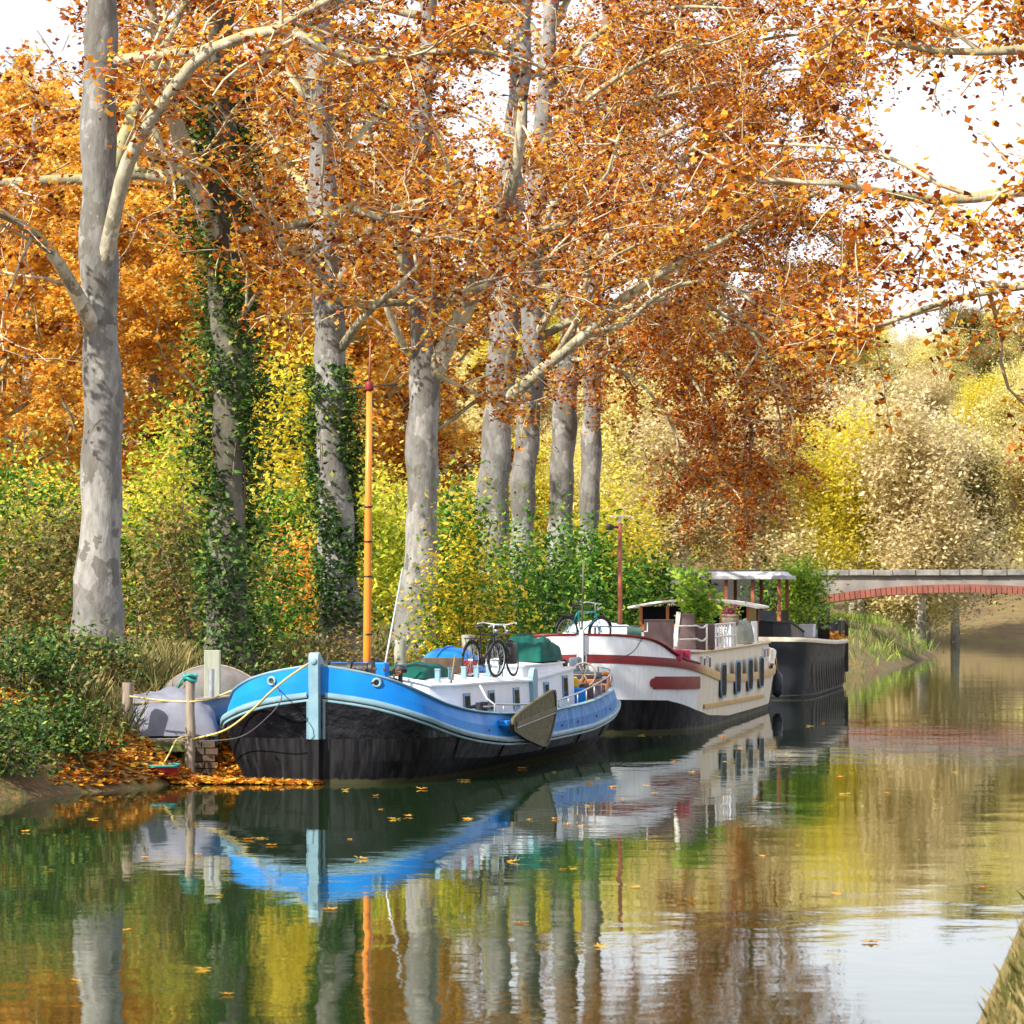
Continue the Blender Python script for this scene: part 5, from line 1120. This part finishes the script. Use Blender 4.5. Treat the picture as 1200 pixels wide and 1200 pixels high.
# ------------------------------------------------------------------ bridge
br = empty('stone_bridge', (XB(166), 166, 0), -math.atan(SL), 'low stone bridge with red brick arch and coping stones', 'bridge')
SP0, SP1, ZS, ZC = -2.6, 17.2, 1.75, 3.05        # arch springings across the canal, soffit heights
def soff(x):
    t = (x - (SP0 + SP1) / 2) / ((SP1 - SP0) / 2); return ZS + (ZC - ZS) * (1 - t * t) if abs(t) < 1 else -.5
mb = MB(); xs = np.concatenate([np.linspace(-16, SP0 - .001, 8), np.linspace(SP0, SP1, 40), np.linspace(SP1 + .001, 44, 8)])
for y in (0, 5.0):
    mb.grid([[(x, y, soff(x) + (.34 if SP0 <= x <= SP1 and y == 0 else 0)), (x, y, 3.78)] for x in xs])
mb.build('spandrel_wall', M_stone, br)
mb = MB(); mb.grid([[(x, .0, soff(x)), (x, 5.0, soff(x))] for x in np.linspace(SP0, SP1, 30)]); mb.build('arch_soffit', M_rbrick, br, True)
mb = MB(); mb.grid([[(x, .05, 3.3), (x, 4.95, 3.3)] for x in (-16, 44)]); mb.build('roadway', M_stone, br)
x = SP0 + .1; k = 0
while x < SP1 - .05:                              # arch ring brick by brick
    dz = (soff(x + .05) - soff(x - .05)) / .1; a = math.atan(dz)
    mb = MB(); mb.box((x, .12, soff(x) + .17), (.20, .30 + (.03 if k % 2 else 0), .35), ry=-a); mb.build('brick', M_rbrick, br, bevel=.006)
    x += .225 * math.cos(a); k += 1
x = -15.6; k = 0
while x < 43.5:
    wd = .95 + .12 * math.sin(k * 2.1); mb = MB(); mb.box((x + wd / 2, 0, 3.90 + .008 * math.sin(k * 3.7)), (wd - .05, .42, .24)); mb.build('coping_stone', M_cope, br, bevel=.02); x += wd; k += 1

# ------------------------------------------------------------------ left bank furniture
def post(name, x, y0, y1, d, wd, m, label, square=False, cat='post', zb_=-.6, seed=0):
    v = P(x, y0, d); top = P(x, y1, d).z; rng = np.random.default_rng(seed); root = None
    mb = MB()
    if square: mb.box((0, 0, (top + zb_) / 2 - zb_), (wd, wd, top - zb_))
    else:
        k = 9; mb.tube([(rng.normal(0, .006), rng.normal(0, .006), (top - zb_) * i / (k - 1)) for i in range(k)], [wd / 2 * (1 + rng.normal(0, .04)) for i in range(k)], 12)
    o = mb.build(name, m, None, not square, bevel=.012 if square else 0, angle=45); o.location = (v.x, d, zb_); return tag(o, label, cat)
post('mooring_post', 223, 912, 792, 64, .17, M_wood, 'weathered round wooden mooring post standing in the water by the jetty', seed=1)
post('square_post', 249, 870, 762, 66.5, .27, M_wpost, 'pale square timber post on the bank behind the jetty', True, zb_=-.3)
post('steel_pole', 247.5, 868, 784, 65.2, .10, M_steel, 'galvanised steel mooring pole with a flat cap by the jetty', seed=2)
post('mooring_post', 150, 912, 800, 64.3, .18, M_wood, 'second weathered mooring post beside the covered boat', seed=3)
post('bank_post', 548, 764, 744, 84, .26, M_wpost, 'short grey green bollard post behind the cabin roof bicycles', seed=4, zb_=.9)
post('bank_post', 469, 775, 750, 82, .26, M_wpost, 'short pale bollard post at the foot of the pale plane trunk', seed=5, zb_=.9)
tz = P(223, 792, 64); mb = MB()
ring = [(.10 * math.cos(a), .10 * math.sin(a), .02 * math.sin(3 * a)) for a in np.linspace(0, 6.28, 18, endpoint=False)]; mb.tube(ring, .03, 6, closed=True); ring = [(.09 * math.cos(a), .1 * math.sin(a), -.06 + .03 * math.sin(2 * a)) for a in np.linspace(0, 6.28, 18, endpoint=False)]; mb.tube(ring, .03, 6, closed=True); mb.tube([(-.1, 0, 0), (-.16, -.03, -.1), (-.2, 0, -.2)], .02, 5)
o = mb.build('rope_coil', M_teal, None, True); o.location = tz; tag(o, 'faded teal rope coiled round the head of the mooring post', 'rope')
jet = empty('jetty', (P(190, 870, 65).x, 65, 0), 0, 'mossy timber jetty with brown brick pier beside the bow', 'jetty')
jw = P(246, 870, 65).x - P(40, 870, 65).x
for i in range(9):
    mb = MB(); mb.box((-.95, -.55 + i * .2, .66), (jw - .1, .17, .05)); mb.build('plank', M_wood, jet, bevel=.008)
mb = MB(); mb.box((-.95, -.62, .55), (jw - .05, .10, .16)); mb.build('beam', M_moss, jet, bevel=.01)
for x in (-2.2, -1.2, -.1, .45):
    mb = MB(); mb.tube([(x, -.5, -.7), (x, -.5, .62)], .08, 10); mb.build('pile', M_moss, jet, True, angle=40)
mb = MB(); mb.tube([(-.1, -.6, .55), (-.55, -.62, .05)], .06, 8); mb.build('brace', M_wood, jet, True, angle=40)
for j in range(5):
    for i in range(2):
        mb = MB(); mb.box((.60 + i * .23 + (.05 if j % 2 else 0), -.4, .12 + j * .115), (.21, .22, .10)); mb.build('brick', M_brick, jet, bevel=.008)
cb = dinghy('covered_boat', (P(186, 840, 65.6).x, 65.5, .70), R(90), 2.6, 1.2, .55, M_chair, M_wood, 'small open boat under the grey sheet on the jetty')
tarp_cover('tarpaulin', (P(180, 840, 65.6).x, 65.4, .72), R(2), (2.3, 1.5, .72), M_tarpgr, 'crumpled lavender grey sheet covering the boat on the jetty', 21, ridge=.9)
dinghy('overturned_dinghy', (P(250, 800, 69).x, 69, 1.2), R(82), 1.7, 1.2, .62, paint('grey_hull', (.17, .16, .155), (.11, .105, .10), .8, 4), M_wood, 'grey overturned dinghy on the leafy bank behind the pale post', True)
dinghy('red_rowing_boat', (P(155, 915, 63.4).x - .15, 63.1, -.12), R(-90), 1.9, 1.0, .42, M_dred, M_teal, 'dark red rowing boat with teal rim floating by the jetty')
dinghy('green_rowing_boat', (P(40, 915, 63.2).x, 63.9, -.12), R(-84), 2.4, 1.1, .45, M_olivemetal, M_wood, 'green rowing boat floating beyond the red rowing boat')
def rope(name, pts, rad, m, label):
    ln = smooth_line(np.array([tuple(p) for p in pts]), .1); mb = MB(); mb.tube(ln, rad, 6); return tag(mb.build(name, m, None, True), label, 'rope')
a = Vector(bb.W(-.05, -.10, 1.98)); b = P(223, 867, 63.95); mid = P(300, 828, 63.3); mid2 = P(265, 855, 63.6)
rope('mooring_rope', [a, P(335, 796, 62.6), P(315, 813, 62.7), mid, mid2, b], .018, M_rope, 'yellow mooring rope from the blue bow to the wooden post')
rope('mooring_line', [Vector(hl) + Vector((0, -.05, 0)), P(330, 818, 62.45), P(312, 842, 62.6), P(280, 864, 63.3), P(230, 869, 63.92)], .010, M_ropeg, 'thin dark mooring line from the hawse hole to the post')
ws = bb.W(.75, -1.66, 1.50)
rope('mooring_rope', [ws, P(250, 818, 64.4), P(228, 822, 63.93), P(190, 821, 64.2), P(152, 816, 64.2)], .016, M_rope, 'upper yellow rope strung from the blue rail past two posts')
rope('mooring_rope', [P(223, 862, 63.9), P(208, 866, 63.6), P(199, 882, 63.3), P(190, 898, 62.95)], .015, M_rope, 'short yellow rope from the wooden post to the red rowing boat')
rope('mooring_line', [wb_.W(.4, 1.3, 2.1), wb_.W(-.6, 1.1, 1.75), wb_.W(-2.5, .4, 1.55), bb.W(17.6, 1.2, 1.3)], .012, M_ropeg, 'thin dark line between the white bow and the blue stern')
# leaf drift caught at the bow, single leaves on the water
N = 2600; rl = np.random.default_rng(77)
t = rl.uniform(0, 1, N); X = np.interp(t, [0, .5, 1], [P(205, 900, 63.4).x, P(290, 900, 63.2).x, P(375, 900, 62.9).x]); dpt = 63.4 - .5 * t - np.abs(rl.normal(0, .28, N)) * (1 - .55 * t) + .1
zz = .012 + np.abs(rl.normal(0, .035, N)) * (1 - .8 * t)
o = leaves('leaf_drift', np.stack([X, dpt, zz], 1), .13, LOBED, M_fallen, None, rl, .6); tag(o, 'orange leaves drifted against the blue bow', 'leaf litter')
N = 1100; X = rl.uniform(P(256, 860, 65).x, P(300, 860, 65).x, N); dpt = rl.uniform(64.2, 66.0, N); zz = np.maximum(.05, .05 + (dpt - 64.2) * .42) + rl.uniform(0, .06, N)
o = leaves('leaf_heap', np.stack([X, dpt, zz], 1), .14, LOBED, M_fallen, None, rl, .5); tag(o, 'rust brown leaves heaped on the bank between jetty and blue bow', 'leaf litter')
N = 3200; d = rl.uniform(55, 64.5, N); wv = rl.uniform(-2.6, -.02, N) + w0(d)
o = leaves('leaf_carpet', np.stack([wv + XB(d), d, height(wv, d) + .04], 1), .13, LOBED, M_fallen, None, rl, .6); tag(o, 'brown leaves carpeting the muddy slope by the rowing boats', 'leaf litter')
LEAF10 = [(0, -.5), (.22, -.32), (.55, -.25), (.30, -.02), (.52, .25), (.18, .22), (0, .6), (-.18, .22), (-.52, .25), (-.30, -.02), (-.55, -.25), (-.22, -.32)]
lm_ = []
for s in range(3):
    mb = MB(); rr_ = np.random.default_rng(s); rim = [(a, b, .10 * (a * a + b * b) + rr_.uniform(0, .10)) for a, b in LEAF10]
    mb.add([(0, 0, .015)] + rim, [(0, i + 1, (i + 1) % 12 + 1) for i in range(12)]); mb.tube([(0, -.45, .03), (.04, -.8, .10)], .015, 4)
    o = mb.build('floating_leaf', M_fallen if s < 2 else M_leafy, None); lm_.append(o.data); bpy.data.objects.remove(o)
seen = [(440, 933), (446, 949), (672, 1017), (808, 1056), (880, 966), (600, 1010), (608, 1082), (388, 1066), (425, 1007), (660, 1019), (612, 901), (545, 915), (496, 925), (650, 905), (700, 912), (690, 918), (717, 923), (688, 945), (652, 960), (665, 967), (680, 968), (620, 961), (700, 990), (730, 936), (766, 930), (757, 921), (812, 905), (850, 893), (790, 893), (752, 862), (773, 864), (846, 864), (859, 870), (868, 877), (885, 936), (948, 851), (965, 848), (985, 911), (990, 931), (908, 879), (925, 893), (238, 1136), (268, 1166), (232, 1002), (305, 983), (291, 984), (318, 991), (460, 960), (478, 957), (410, 984), (256, 1050), (980, 1048), (893, 1004), (702, 1110), (548, 960), (330, 926), (405, 926), (745, 1040), (835, 985), (935, 990), (1040, 930), (1075, 985), (1120, 905), (1150, 1040), (1020, 1105), (110, 960), (60, 1020), (150, 1090), (90, 1150), (30, 975), (170, 1005)]
for i, (x, y) in enumerate(seen):
    d = FPX * CH / (y - HY); o = bpy.data.objects.new('floating_leaf', lm_[i % 3]); link(o); o.location = ((x - 600) * d / FPX, d, .006)
    s = random.uniform(.08, .18); o.scale = (s, s * random.uniform(.7, 1.1), s * random.uniform(.4, 1.8)); o.rotation_euler = (random.uniform(-.12, .12), random.uniform(-.12, .12), random.uniform(0, 6.28)); tag(o, 'single orange plane leaf floating on the canal', 'leaf', 'leaves floating on the canal')
# near bank: grass and weeds at the camera's feet
N = 30000; d = rl.uniform(13, 60, N); wv = WR + np.abs(rl.normal(0, 1.2, N)) + .1
blades('near_grass', np.stack([wv + XB(d), d, height(wv, d) - .02], 1), .20, M_grass, rl, 'green grass on the near bank at the corner of the water', 'grass')
